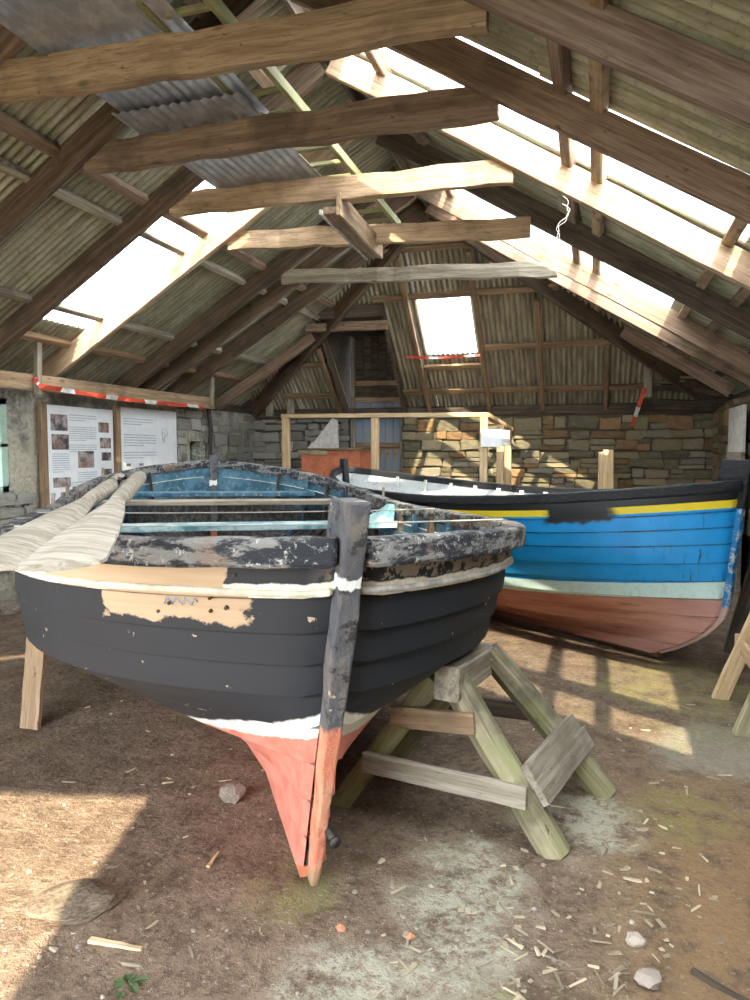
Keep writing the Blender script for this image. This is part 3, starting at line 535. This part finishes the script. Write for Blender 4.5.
# ------------------------------------------------------------------ display boards on the left wall
def board(name, label, ya, yb, z0, z1, photos, sketches, lines):
    b = thing(name, label, 'display board', (XL+.06, (ya+yb)/2, z0))
    mesh_obj('panel', boxv(XL+.05, XL+.07, ya, yb, z0, z1), BF, 'paper', b)
    P = lambda u, v: (ya+(yb-ya)*u, z1-(z1-z0)*v)
    for (u0, v0, u1, v1) in photos:
        (a, zt), (c, zb) = P(u0, v0), P(u1, v1); mesh_obj('photo', boxv(XL+.07, XL+.0725, a, c, zb, zt), BF, 'photo_print', b)
    bl = []
    for (u0, v0, u1, n, dv) in lines:
        for k in range(n):
            (a, zt), (c, zb) = P(u0, v0+k*dv), P(u1-(0 if k < n-1 else (u1-u0)*.4), v0+k*dv+dv*.38); bl.append((XL+.07, XL+.0712, a, c, zb, zt))
    if bl: vs, fs = boxes(bl); mesh_obj('text_lines', vs, fs, 'text_ink', b)
    for (u, v, r) in sketches:
        c = P(u, v); pts = [(XL+.073, c[0]+r*math.cos(t_*.7)*(1-.1*t_%1), c[1]+r*1.1*math.sin(t_*.7)) for t_ in range(10)]; tube('sketch', pts, .003, 'text_ink', b, n=4)
    beam('support_post', (XL+.06, ya-.05, z0-.75), (XL+.06, ya-.05, z1+.02), .09, .05, 'batten_wood', b, upv=(1,0,0))
    return b
ph1 = []
for (xa, ya, xb, yb) in ((245,125,340,215),(248,235,345,320),(532,170,600,230),(540,262,612,325),(548,350,612,400),(545,450,615,505),(398,335,497,432),(250,475,350,530),(360,535,448,598),(490,520,570,575),(290,560,320,640)):
    sx = lambda q: (q-225)/405; sy = lambda q, x: (q-75-(x-225)*.05)/565; ph1.append((sx(xa), sy(ya,xa), sx(xb), sy(yb,xa)))
board('display_board', 'white display board of small photographs on the left wall nearest the window', 6.13, 7.2, .9, 2.0, ph1, [], [(.3,.08,.72,3,.025),(.3,.2,.72,7,.022),(.3,.38,.72,4,.022),(.06,.47,.3,9,.022),(.42,.66,.72,5,.022),(.32,.76,.5,2,.022)])
board('display_board', 'white display board of faint sketches beside the photograph board on left wall', 7.34, 8.55, .95, 2.05, [(.07,.7,.38,.82),(.75,.68,.99,.8),(.08,.63,.15,.66),(.3,.63,.37,.66)], [(.75,.3,.09),(.74,.32,.06)], [(.05,.12,.55,3,.03),(.05,.3,.6,5,.03),(.05,.5,.6,3,.03)])
# ------------------------------------------------------------------ boats
def lerp_table(tab, h):
    for i in range(len(tab)-1):
        (h0, *a), (h1, *b) = tab[i], tab[i+1]
        if h <= h1 or i == len(tab)-2:
            f = min(1, max(0, (h-h0)/(h1-h0))); f = f*f*(3-2*f)*.5+f*.5
            return [x+(y-x)*f for x, y in zip(a, b)]
class Boat:
    def __init__(s, P0, th, L, zs, tab, sf, sa, zk=.05, heel=0.0):
        s.P0 = Vector(P0); s.a = Vector((-math.sin(th), math.cos(th))); s.b = Vector((math.cos(th), math.sin(th))); s.L, s.zs, s.tab, s.sf, s.sa, s.zk, s.heel = L, zs, tab, sf, sa, zk, heel
    def W(s, sv, y, z):
        y2, z2 = y+z*s.heel, z-y*s.heel; p = s.P0+s.a*sv+s.b*y2; return Vector((p.x, p.y, z2))
    def arc(s, t):
        if not hasattr(s, '_arc'):
            s._arc = {}; acc = 0.0; q = None
            for tt in TS:
                p = s.H(1, tt, .9); acc += (p-q).length if q else 0.0; q = p; s._arc[tt] = acc
        return s._arc[t]
    def half(s, t, h):
        B, p, q = lerp_table(s.tab, h); return B*max(0, 1-abs(2*t-1)**p)**q+.03
    def H(s, side, t, h, off=0.0):
        z = s.zk+h*(s.zs(t)-s.zk); sv = s.sf(z)+t*(s.sa(z)-s.sf(z)); P = s.W(sv, side*s.half(t, h), z)
        return P
    def N(s, side, t, h):
        e = .004; t = min(.992, max(.008, t)); d1 = s.H(side, t+e, h)-s.H(side, t-e, h); h0, h1 = max(0, h-.02), min(1, h+.02); d2 = s.H(side, t, h1)-s.H(side, t, h0); n = d1.cross(d2); 
        if n.length < 1e-9: n = Vector((s.b.x*side, s.b.y*side, 0))
        n.normalize(); lb = Vector((s.b.x, s.b.y, 0))*side
        return n if n.dot(lb) > 0 else -n
TS = [.5-.5*math.cos(math.pi*k/44) for k in range(45)]
def strake(bt, name, side, h0, h1, mats, root, lap=.016, th=.016, nh=3):
    out, inn, uv = [], [], []
    for t in TS:
        for j in range(nh+1):
            f = j/nh; h = h0+(h1-h0)*f; hh = max(0, h-.012) if j == 0 and h0 > 0 else h
            P = bt.H(side, t, hh); n = bt.N(side, t, hh); k = min(1, t/.004, (1-t)/.004); o = lap*(1-f)*k
            out.append(P+n*(o+.002)); inn.append(P+n*(o-th)); uv.append((side*bt.arc(t), hh))
    vs = out+inn; m = nh+1; K = len(out); fs, fm = [], []
    for i in range(len(TS)-1):
        for j in range(nh):
            a = i*m+j; q = (a, a+m, a+m+1, a+1)
            q = q if side > 0 else q[::-1]
            fs.append(q); fm.append(0); fs.append(tuple(K+x for x in reversed(q))); fm.append(1)
        a = i*m; fs.append((a, K+a, K+a+m, a+m)); fm.append(0); a = i*m+nh; fs.append((a, a+m, K+a+m, K+a)); fm.append(0)
    return mesh_obj(name, vs, fs, None, root, smooth='angle', uvs=uv+uv, mats=mats, fm=fm)
def sweep(bt, name, side, h, t0, t1, o0, o1, zt, zb, mat, root, n=40):
    vs, fs = [], []
    for i in range(n+1):
        f = .5-.5*math.cos(math.pi*i/n); t = t0+(t1-t0)*f; P = bt.H(side, t, h); N = bt.N(side, t, h); N = Vector((N.x, N.y, 0)).normalized(); w_ = random.uniform(-.003,.003)
        for (o, z) in ((o0, zt), (o1, zt), (o1, zb), (o0, zb)): vs.append(P+N*(o+w_)+Vector((0,0,z+w_)))
    for i in range(n):
        for j in range(4): q = (i*4+j, i*4+(j+1)%4, i*4+4+(j+1)%4, i*4+4+j); fs.append(q)
    fs.append((3,2,1,0)); fs.append(tuple(n*4+j for j in range(4)))
    o = mesh_obj(name, vs, fs, mat, root); md = o.modifiers.new('bevel', 'BEVEL'); md.width = .012; md.segments = 2; md.limit_method = 'ANGLE'
    return o
def stem_post(bt, name, end, ztop, hw, fore, aft, mat, root, n=16, taper_bot=.45, z0=0.0):
    vs, fs = [], []
    for i in range(n+1):
        z = z0+(ztop-z0)*i/n; s0 = bt.sf(z) if end == 0 else bt.sa(z); d = -1 if end == 0 else 1
        k = taper_bot+(1-taper_bot)*min(1, i/n*1.6); j_ = random.uniform(-.004,.004)
        for (o, y) in ((fore, -hw*.8*k), (fore, hw*.8*k), (-aft, hw*k), (-aft, -hw*k)): vs.append(bt.W(s0+d*o+j_, y+random.uniform(-.003,.003), z))
    for i in range(n):
        for j in range(4): fs.append((i*4+j, i*4+(j+1)%4, i*4+4+(j+1)%4, i*4+4+j))
    fs.append((3,2,1,0)); fs.append(tuple(n*4+j for j in range(4)))
    o = mesh_obj(name, vs, fs, mat, root); md = o.modifiers.new('bevel', 'BEVEL'); md.width = .008; md.segments = 2; md.limit_method = 'ANGLE'
    return o
def rib(bt, side, t, root, mat, h0=.1, h1=.97, w=.04, d=.035, dt=.0):
    vs, fs = [], []; n = 12
    ax = Vector((bt.a.x, bt.a.y, 0))
    for i in range(n+1):
        h = h0+(h1-h0)*i/n; P = bt.H(side, t, h); N = bt.N(side, t, h)
        for (o, s_) in ((-.014,-w/2),(-.014,w/2),(-.014-d,w/2),(-.014-d,-w/2)): vs.append(P+N*o+ax*s_)
    for i in range(n):
        for j in range(4): fs.append((i*4+j, i*4+(j+1)%4, i*4+4+(j+1)%4, i*4+4+j))
    fs.append((3,2,1,0)); fs.append(tuple(n*4+j for j in range(4)))
    return mesh_obj('rib', vs, fs, mat, root)
def thwart(bt, t, h, width, mat, root, name='thwart', knees=None, th=.035, trim=.03):
    A, B = bt.H(-1, t, h), bt.H(1, t, h); d = (B-A).normalized()
    beam(name, A+d*trim, B-d*trim, width, th, mat, root, rough=.004)
    if knees:
        for side, P, dd in ((-1, A, d), (1, B, -d)):
            ax = Vector((bt.a.x, bt.a.y, 0)); top = bt.H(side, t, .985); q = []
            prof = [P+dd*.04+Vector((0,0,.018)), P+dd*.34+Vector((0,0,.018)), P+dd*.34+Vector((0,0,.045)), P+dd*.2+Vector((0,0,.065)), P+dd*.1+Vector((0,0,.12)), top+dd*.075+Vector((0,0,.02)), top+dd*.03+Vector((0,0,.02))]
            n = len(prof); vs = [p-ax*.03 for p in prof]+[p+ax*.03 for p in prof]; fs = [tuple(range(n)), tuple(range(2*n-1, n-1, -1))]+[(i, i+n, (i+1)%n+n, (i+1)%n) for i in range(n)]
            mesh_obj('knee', vs, fs, knees, root)
def keel(bt, root, mat, hw=.04):
    vs, fs = boxes([]); s0, s1 = bt.sf(.05)+.02, bt.sa(.05)-.02; vs = []
    for (sv, y, z) in ((s0,-hw,0),(s1,-hw,0),(s1,hw,0),(s0,hw,0),(s0,-hw,bt.zk+.05),(s1,-hw,bt.zk+.05),(s1,hw,bt.zk+.05),(s0,hw,bt.zk+.05)): vs.append(bt.W(sv, y, z))
    return mesh_obj('keel', vs, BF, mat, root)
# black clinker boat
zsB = lambda t: (1.13+(1.245-1.13)*(1-2*t)**2) if t < .5 else (1.13+(1.40-1.13)*(2*t-1)**2)
bk = Boat((-.80, 2.04), .592, 5.4, zsB, [(0,.0,2,2),(.2,.38,2.0,1.7),(.4,.88,2.8,1.25),(.6,1.10,4.2,.92),(.85,1.12,4.3,.85),(1,1.12,4.5,.84)], lambda z: .24-.39*z, lambda z: 5.25+.12*z, .05, .014)
bb = thing('rowing_boat', 'old double-ended clinker boat in flaking black paint with red foot', 'boat', (*bk.P0, 0))
for side in (1, -1):
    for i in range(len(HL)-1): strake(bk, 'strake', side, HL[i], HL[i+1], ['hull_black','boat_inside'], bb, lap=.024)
    sweep(bk, 'gunwale', side, 1.0, 0, 1, -.035, .05, .02, -.062, 'gunwale_paint', bb)
    sweep(bk, 'rubbing_strip', side, .885, 0, 1, .0, .036, .006, -.016, 'white_paint' if side > 0 else 'strip_paint', bb)
    sweep(bk, 'inner_stringer', side, .82, .12, .88, -.05, -.018, .02, -.03, 'blue_paint', bb)
    for k in range(17): rib(bk, side, .07+.86*k/16, bb, 'blue_paint' if k % 2 else 'dark_wood', h0=.75 if k in (0, 16) else .12)
stem_post(bk, 'stem', 0, 1.37, .04, .07, .12, 'stem_paint', bb)
stem_post(bk, 'stern_post', 1, 1.47, .04, .06, .05, 'stem_paint', bb)
keel(bk, bb, 'orange_red')
thwart(bk, .53, .87, .27, 'teal_paint', bb, knees='teal_paint'); thwart(bk, .74, .9, .26, 'grey_wood', bb); thwart(bk, .86, .87, .28, 'blue_paint', bb, 'stern_bench'); thwart(bk, .3, .62, .2, 'dark_wood', bb)
stm = [o for o in bb.children if o.name.startswith('stem')][0]
p = bk.W(bk.sf(.25)-.075, .02, .25); tube('iron_pin', [p+Vector((-.02,.05,.01)), p, p+Vector((.035,-.03,-.012))], .013, 'iron', stm, n=10); tube('pin_ring', [p+Vector((.03,-.026,-.01)), p+Vector((.042,-.036,-.015))], .019, 'iron', stm, n=12)
tops = [o for o in bb.children if o.name.startswith('strake')]; tops = [tops[16], tops[17]]
for ix, (t_, h_) in enumerate(((.022,.93),(.04,.95),(.03,.865),(.03,.83),(.045,.845),(.05,.82),(.025,.84))):
    N_ = bk.N(-1, t_, h_); p = bk.H(-1, t_, h_)+N_*.02; tube('nail_head', [p-N_*.015, p+N_*.003], .0055, 'rust_iron', tops[1] if h_ > .885 else tops[0], n=7)
cm = [bk.H(-1, .034+.0012*k, .853+.012*math.sin(k*2.1))+bk.N(-1, .035, .85)*.019 for k in range(12)]; tube('chalk_mark', cm, .0018, 'chalk_blue', tops[0], n=4)
for side, t in ((-1,.5),(-1,.62),(-1,.83),(1,.6)): P = bk.H(side, t, 1.0); tube('thole_pin', [P+Vector((0,0,-.02)), P+Vector((.01,0,.1))], .012, 'grey_wood', bb, n=6)
def wire(label, A, B, sag, r=.0035, grp=None):
    A, B = Vector(A), Vector(B); o = tube('wire', [A.lerp(B, k/10)-Vector((0,0,sag*4*(k/10)*(1-k/10))) for k in range(11)], r, 'wire', None, n=5); tag(o, label, 'wire', grp)
up_ = Vector((0,0,.024))
wire('thin wire strung across the open black boat nearer its stem', bk.H(-1,.2,1)+up_, bk.H(1,.2,1)+up_, .01)
wire('thin wire strung across the black boat above its teal thwart', bk.H(-1,.4,1)+up_, bk.H(1,.4,1)+up_, .012)
# blue boat
zsU = lambda t: 1.12+(1.30-1.12)*abs(1-2*t)**2
bu = Boat((.86, 5.2), .90, 4.9, zsU, [(0,.0,2,2),(.2,.42,2.2,1.2),(.4,.66,2.3,1.0),(.65,.8,2.5,.9),(1,.88,2.6,.85)], lambda z: -.12*(z-.6)+.5*max(0,(.45-z)/.45)**2, lambda z: 4.75+.1*z-.4*max(0,(.4-z)/.4)**2, .03)
ub = thing('rowing_boat', 'bright blue clinker boat with yellow stripe and worn red-brown bottom', 'boat', (*bu.P0, 0))
for side in (1, -1):
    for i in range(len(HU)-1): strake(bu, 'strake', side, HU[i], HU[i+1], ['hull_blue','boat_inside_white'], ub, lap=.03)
    sweep(bu, 'gunwale', side, 1.0, 0, 1, -.03, .035, .02, -.055, 'gunwale_black', ub)
    for k in range(13): rib(bu, side, .1+.8*k/12, ub, 'boat_inside_white', h0=.2)
stem_post(bu, 'stem', 0, 1.45, .05, .05, .15, 'gunwale_black', ub, z0=1.13, taper_bot=1); stem_post(bu, 'stem', 0, 1.13, .035, .035, .05, 'hull_stem', ub, z0=.02) if 'hull_stem' in MAT else None
stem_post(bu, 'stern_post', 1, 1.42, .04, .05, .05, 'gunwale_black', ub)
keel(bu, ub, 'rust_iron', .03)
thwart(bu, .35, .82, .2, 'boat_inside_white', ub); thwart(bu, .6, .82, .2, 'boat_inside_white', ub)
# ------------------------------------------------------------------ oars
def oar(label, tip, end, bl, bw, tilt):
    tip, end = Vector(tip), Vector(end); d = (end-tip).normalized(); side = d.cross(Vector((0,0,1))).normalized(); nrm = side.cross(d); q = Matrix.Rotation(tilt, 3, d); side, nrm = q@side, q@nrm
    root = thing('oar', label, 'oar', (tip+end)/2)
    tube('shaft', [tip+d*(bl*.82), tip+d*(bl*1.1), tip+d*(bl*1.8), end-d*.3, end], .03, 'oar_wood', root, n=10, radii=[.022,.034,.04,.043,.036])
    st = [(0,.9,.010),(.03,1.0,.014),(.35,.9,.016),(.7,.66,.02),(.9,.45,.024),(1.0,.34,.024)]; vs, fs = [], []
    for f, k, th in st:
        c = tip+d*(bl*f)
        for (a, b) in ((-1,-.3),(-.3,-1),(.3,-1),(1,-.3),(1,.3),(.3,1),(-.3,1),(-1,.3)): vs.append(c+side*(a*bw/2*k)+nrm*(b*th))
    for i in range(len(st)-1):
        for j in range(8): fs.append((i*8+j, i*8+(j+1)%8, i*8+8+(j+1)%8, i*8+8+j))
    fs.append(tuple(range(7,-1,-1))); fs.append(tuple((len(st)-1)*8+j for j in range(8)))
    mesh_obj('blade', vs, fs, 'oar_wood', root, smooth=False)
    return root
oar('weathered oar on the black boat whose blade overhangs its outer side', atZ(-8,566,1.235), atZ(118,481,1.34), 1.35, .17, .12)
oar('weathered oar on the black boat lying inboard of the other oar', atZ(60,566,1.27), atZ(140,477,1.355), 1.3, .17, -.05)
# ------------------------------------------------------------------ props and trestles
pb = thing('prop_board', 'bare plank propped upright against the left bilge of the black boat', 'prop', atZ(30,727)); 
beam('plank', atZ(30,727)+Vector((0,0,-.02)), atY(38,622,3.1), .12, .03, 'collar_wood', pb, upv=(0,1,0), rough=.004)
tr = thing('sawhorse', 'mossy log-legged sawhorse propping the right bilge of the black boat', 'sawhorse', (-.5, 2.95, 0))
fA, fB, fC, fD = atZ(557,850), atZ(606,790), atZ(338,800), atZ(392,752); tA, tB, tC, tD = atY(452,676,2.72), atY(488,650,3.2), Vector((-.60,2.72,.6)), Vector((-.46,3.15,.6))
beam('leg', fA-Vector((0,0,.02)), tA, .112, .112, 'mossy_wood', tr, upv=(0,1,0), ch=.3, rough=.006); beam('leg', fB-Vector((0,0,.02)), tB, .112, .112, 'mossy_wood', tr, upv=(0,1,0), ch=.3, rough=.006)
beam('leg', fC-Vector((0,0,.02)), tC, .09, .06, 'green_wood', tr, upv=(0,1,0), rough=.006); beam('leg', fD-Vector((0,0,.02)), tD, .09, .06, 'green_wood', tr, upv=(0,1,0), rough=.006)
b0, b1 = atY(446,684,2.62), atY(489,656,3.3); beam('top_beam', b0, b1, .1, .13, 'grey_wood', tr, rough=.01, ch=.08)
ex = Vector((.06, 0, .03))
for f, dx in ((.30, 0), (.395, 0.0)):
    a = fA.lerp(tA, f)+ex+Vector((.0,-.03,0)); b = fB.lerp(tB, f+.02)+ex+Vector((.02,.04,0)); beam('brace_board', a, b, .03, .092, 'grey_wood', tr, upv=(tA-fA).normalized(), rough=.003, ch=.06)
beam('stretcher', fC.lerp(tC,.38)+Vector((-.02,-.06,0)), fA.lerp(tA,.34)+Vector((.03,-.065,0)), .03, .085, 'grey_wood', tr, rough=.004)
beam('stretcher', fC.lerp(tC,.72)+Vector((-.05,-.04,0)), fA.lerp(tA,.75)+Vector((.0,-.06,0)), .03, .085, 'collar_wood', tr, rough=.004)
beam('stretcher', fD.lerp(tD,.5)+Vector((-.05,.06,0)), fB.lerp(tB,.5)+Vector((.03,.07,0)), .03, .08, 'dark_wood', tr, rough=.004)
t2 = thing('sawhorse', 'light pine sawhorse standing by the right wall beside the blue bow', 'sawhorse', (1.08, 4.4, 0))
for y, fx in ((4.69,.75),(4.11,.77)):
    beam('leg', (fx, y, -.02), (1.06, y+.02, .8), .09, .05, 'pine' if y > 4.5 else 'mossy_wood', t2, upv=(0,1,0), rough=.005); beam('leg', (1.4, y, -.02), (1.1, y+.02, .8), .09, .05, 'pine', t2, upv=(0,1,0), rough=.005)
beam('top_beam', (1.08, 3.95, .84), (1.08, 4.88, .84), .09, .1, 'pine', t2); beam('stretcher', (.87, 3.98, .32), (.87, 4.85, .32), .03, .09, 'pine', t2)
# ladder leaning at the right wall
ld = thing('ladder', 'grey wooden ladder leaning on the right wall behind the blue bow', 'ladder', (1.1, 6.0, 0))
r0, r1, q0, q1 = Vector((.98,5.75,0)), Vector((1.5,5.95,2.0)), Vector((1.12,6.2,0)), Vector((1.56,6.4,2.0))
beam('rail', r0, r1, .09, .05, 'dark_wood', ld, upv=(0,1,0)); beam('rail', q0, q1, .09, .05, 'grey_wood', ld, upv=(0,1,0))
for f in (.14,.29,.44,.59,.74,.89): beam('rung', r0.lerp(r1, f), q0.lerp(q1, f), .04, .05, 'grey_wood', ld)
wp = thing('wall_panel', 'whitewashed board standing against the right wall past the ladder', 'panel', (1.5, 8.75, 0))
mesh_obj('upper_board', boxv(1.47, 1.5, 8.3, 9.15, 1.5, 2.0), BF, 'white_board', wp); mesh_obj('lower_board', boxv(1.46, 1.5, 8.3, 9.15, .0, 1.5), BF, 'grey_wood', wp)
# ------------------------------------------------------------------ things stored on the collar beams
mnrm = Vector((0,0,1))
def msheet(label, xa, xb, ya, yb, za, zb):
    o = corr('metal_roof_sheet', lambda u, v: Vector((u, v, za+(zb-za)*(v-ya)/(yb-ya))), mnrm, xa, xb, ya, yb, 'metal_sheet', amp=.009, nv=10, parent=None); tag(o, label, 'metal sheet')
msheet('shiny corrugated metal sheet laid on the collar beams, upper of two', -2.96, -2.04, 2.15, 4.28, 3.70, 3.672)
msheet('shiny corrugated metal sheet laid on the collar beams, lower one beside skylight', -2.99, -2.08, 3.95, 5.45, 3.645, 3.632)
lad = thing('ladder', 'mossy wooden ladder lying flat on top of the collar beams', 'ladder', (-2.0, 5.0, 3.68))
for x in (-1.84, -2.17): beam('rail', (x, 3.1, 3.71), (x-.02, 6.75, 3.69), .04, .07, 'green_wood', lad)
for k in range(13): beam('rung', (-2.15, 3.25+.28*k, 3.70), (-1.86, 3.25+.28*k, 3.70), .035, .03, 'green_wood', lad)
tg = thing('timber_trough', 'short rotten timber trough hung below the collar beams under the ladder', 'trough', (-2.15, 6.0, 3.34))
a0, a1 = atZ(330,208,3.36), atZ(374,254,3.36)
beam('back_board', a0+Vector((.07,0,.03)), a1+Vector((.07,0,.03)), .03, .17, 'collar_wood', tg, rough=.01); beam('base_board', a0+Vector((0,0,-.02)), a1+Vector((0,0,-.02)), .12, .05, 'rafter_wood', tg, rough=.012); beam('white_batten', a0+Vector((-.07,-.02,-.03)), a1+Vector((-.07,0,-.03)), .025, .04, 'white_paint', tg)
hw = atZ(565,196,3.0)
tw = tube('hanging_wire', [atY(563+6*math.sin(k*.42)+2*math.sin(k*1.3), 196+(k*3.2 if k < 20 else (40-k)*2.6), 5.1-.003*k) for k in range(38)], .0016, 'tape_white', None, n=4); tag(tw, 'tangle of thin pale wire hanging from the sunlit right rafter', 'wire')
# ------------------------------------------------------------------ barrier tape
def tape(label, pts, wd, n=24, twist=.6, seg=6):
    pts = [Vector(p) for p in pts]; vs, fs, fm = [], [], []
    for i in range(n+1):
        f = i/n*(len(pts)-1); k = min(int(f), len(pts)-2); p = pts[k].lerp(pts[k+1], f-k); d = (pts[k+1]-pts[k]).normalized(); upn = Vector((0,0,1)) if abs(d.z) < .8 else Vector((1,0,0)); s_ = (upn-d*upn.dot(d)).normalized(); q = Matrix.Rotation(twist*math.sin(i*.7), 3, d); s_ = q@s_
        vs += [p-s_*wd/2, p+s_*wd/2]
    for i in range(n): fs.append((2*i, 2*i+1, 2*i+3, 2*i+2)); fm.append(0 if (i % 7) < 5 else 1)
    o = mesh_obj('barrier_tape', vs, fs, None, None, mats=['tape_red','tape_white'], fm=fm); return tag(o, label, 'tape')
tape('red and white barrier tape strung along the left timber rail', [atX(34,378,-5.22), atX(40,386,-5.2), atX(100,396,-5.2), atX(150,402,-5.2), atX(204,407,-5.24)], .05, 36)
tape('red and white barrier tape tied across the end skylight', [atY(407,357,10.05), atY(440,358,10.05), atY(480,355,10.05)], .035, 15)
tape('red and white barrier tape end hanging from the right wall head', [atY(645,388,10.53), atY(639,405,10.5), atY(632,426,10.5)], .06, 9)
# ------------------------------------------------------------------ litter on the floor
def rock(name, p, sx, sy, sz, mat, sub=2, rz=0, jit=.18, sink=.35):
    bm = bmesh.new(); bmesh.ops.create_icosphere(bm, subdivisions=sub, radius=1)
    for v in bm.verts: v.co *= 1+mnoise.noise(v.co*1.3+Vector((p[0]*9, p[1]*9, 0)))*jit*2.5
    me = bpy.data.meshes.new(name); bm.to_mesh(me); bm.free(); me.materials.append(MAT[mat]); o = link(bpy.data.objects.new(name, me)); o.location = (p[0], p[1], gz(p[0], p[1])+sz*(1-sink)); o.scale = (sx, sy, sz); o.rotation_euler = (0, 0, rz)
    return o
p = atZ(72, 905); tag(rock('boulder', p, .15, .1, .035, 'soil_rock', 3, .5, sink=.55), 'flat grey-brown rock half buried in the sunlit earth', 'rock')
p = atZ(233, 800); tag(rock('cobble', p, .055, .05, .05, 'rock', 2, .4), 'rounded mossy stone under the black boat bow', 'stone')
p = atZ(636, 938); tag(rock('cobble', p, .03, .025, .018, 'pebble', 2), 'pale broken pebble on rusty earth right of the white dust', 'stone')
p = atZ(648, 980); tag(rock('cobble', p, .035, .035, .022, 'pebble', 2), 'square pinkish pebble near the dark root', 'stone')
p = atZ(341, 926); tag(rock('brick_fragment', p, .018, .018, .01, 'brick_bit', 1), 'small orange brick fragment before the stem of the black boat', 'brick')
p = atZ(411, 935); tag(rock('brick_fragment', p, .018, .016, .01, 'brick_bit', 1), 'small orange brick fragment on the white dusting', 'brick')
for i, (u, v, r) in enumerate(((6,512,.16),(20,505,.13),(2,528,.15),(14,535,.12))):
    p = atX(u, v, -5.35) if False else Vector((-5.3+.05*(i % 2), 4.9+.36*i, 0)); tag(rock('field_stone', p, r, r*.9, r*.6, 'rock', 2, i), 'grey field stone heaped on the floor below the left window', 'stone', 'field stones below the window')
def stick(name, label, cat, u0, v0, u1, v1, w_, h_, mat):
    a, b = atZ(u0, v0), atZ(u1, v1); a.z = gz(a.x, a.y)+h_*.4; b.z = gz(b.x, b.y)+h_*.4; o = beam(name, a, b, w_, h_, mat, None, rough=.004, taper=.6); return tag(o, label, cat)
stick('wood_sliver', 'long pale wood sliver on the floor before the buried rock', 'wood sliver', 90, 939, 142, 947, .022, .012, 'pine'); stick('wood_sliver', 'short pale wood sliver pointing at the red foot of the boat', 'wood sliver', 208, 866, 218, 851, .014, .01, 'pine')
stick('root', 'dark root snaking out of rusty earth', 'root', 692, 968, 748, 1000, .02, .015, 'dark_wood')
p = atZ(129, 982); lc = thing('leaf_clump', 'dark green clump of crumpled leaves on the foreground earth', 'leaves', (p.x, p.y, gz(p.x, p.y)))
for k in range(9):
    a = k*2.4; c = p+Vector((math.cos(a)*.012*(k % 3), math.sin(a)*.012*(k % 3), gz(p.x, p.y)+.004+.002*k)); d = Vector((math.cos(a), math.sin(a), .25))*.035; s_ = Vector((-math.sin(a), math.cos(a), 0))*.014
    mesh_obj('leaf', [c, c+d*.5+s_, c+d+Vector((0,0,-.008)), c+d*.5-s_], [(0,1,2,3)], 'leaf', lc)
CH = []
for k in range(6):
    bm = bmesh.new(); bmesh.ops.create_cube(bm, size=1)
    for v in bm.verts: v.co = Vector((v.co.x*(1+random.uniform(-.3,.3)), v.co.y*(1+random.uniform(-.5,.4)), v.co.z+v.co.x*v.co.x*random.uniform(-.8,.8))); 
    for v in bm.verts:
        if random.random() < .35: v.co.y *= .35
    me = bpy.data.meshes.new('wood_chip'); bm.to_mesh(me); bm.free(); me.materials.append(MAT['chip']); CH.append(me)
PB = []
for k in range(4):
    bm = bmesh.new(); bmesh.ops.create_icosphere(bm, subdivisions=1, radius=1)
    for v in bm.verts: v.co *= random.uniform(.75, 1.15)
    me = bpy.data.meshes.new('pebble'); bm.to_mesh(me); bm.free(); me.materials.append(MAT['pebble']); PB.append(me)
zones = [((520,690),(700,990),75),((380,520),(830,990),40),((0,300),(820,1000),20),((30,250),(700,790),14),((600,740),(700,820),14),((470,720),(840,1000),60)]
for (ua, ub2), (va, vb), n in zones:
    for k in range(n):
        p = atZ(random.uniform(ua, ub2), random.uniform(va, vb)); o = link(bpy.data.objects.new('wood_chip', random.choice(CH))); ln = random.choice((.015,.02,.03,.045,.06)); o.scale = (ln, random.uniform(.005,.016), random.uniform(.003,.006)); o.location = (p.x, p.y, gz(p.x, p.y)+.003); o.rotation_euler = (random.uniform(-.2,.2), random.uniform(-.2,.2), random.uniform(0, 6.3)); tag(o, 'small pale wood chip lying on the earth floor', 'wood chip', 'wood chips on the floor')
for k in range(80):
    p = atZ(random.uniform(0, 750), random.uniform(700, 1000)); r = random.uniform(.005, .013); o = link(bpy.data.objects.new('pebble', random.choice(PB))); o.scale = (r, r*random.uniform(.7,1), r*.6); o.location = (p.x, p.y, gz(p.x, p.y)+r*.2); o.rotation_euler = (0, 0, random.uniform(0, 6.3)); tag(o, 'tiny loose pebble on the earth floor', 'pebble', 'loose pebbles on the floor')
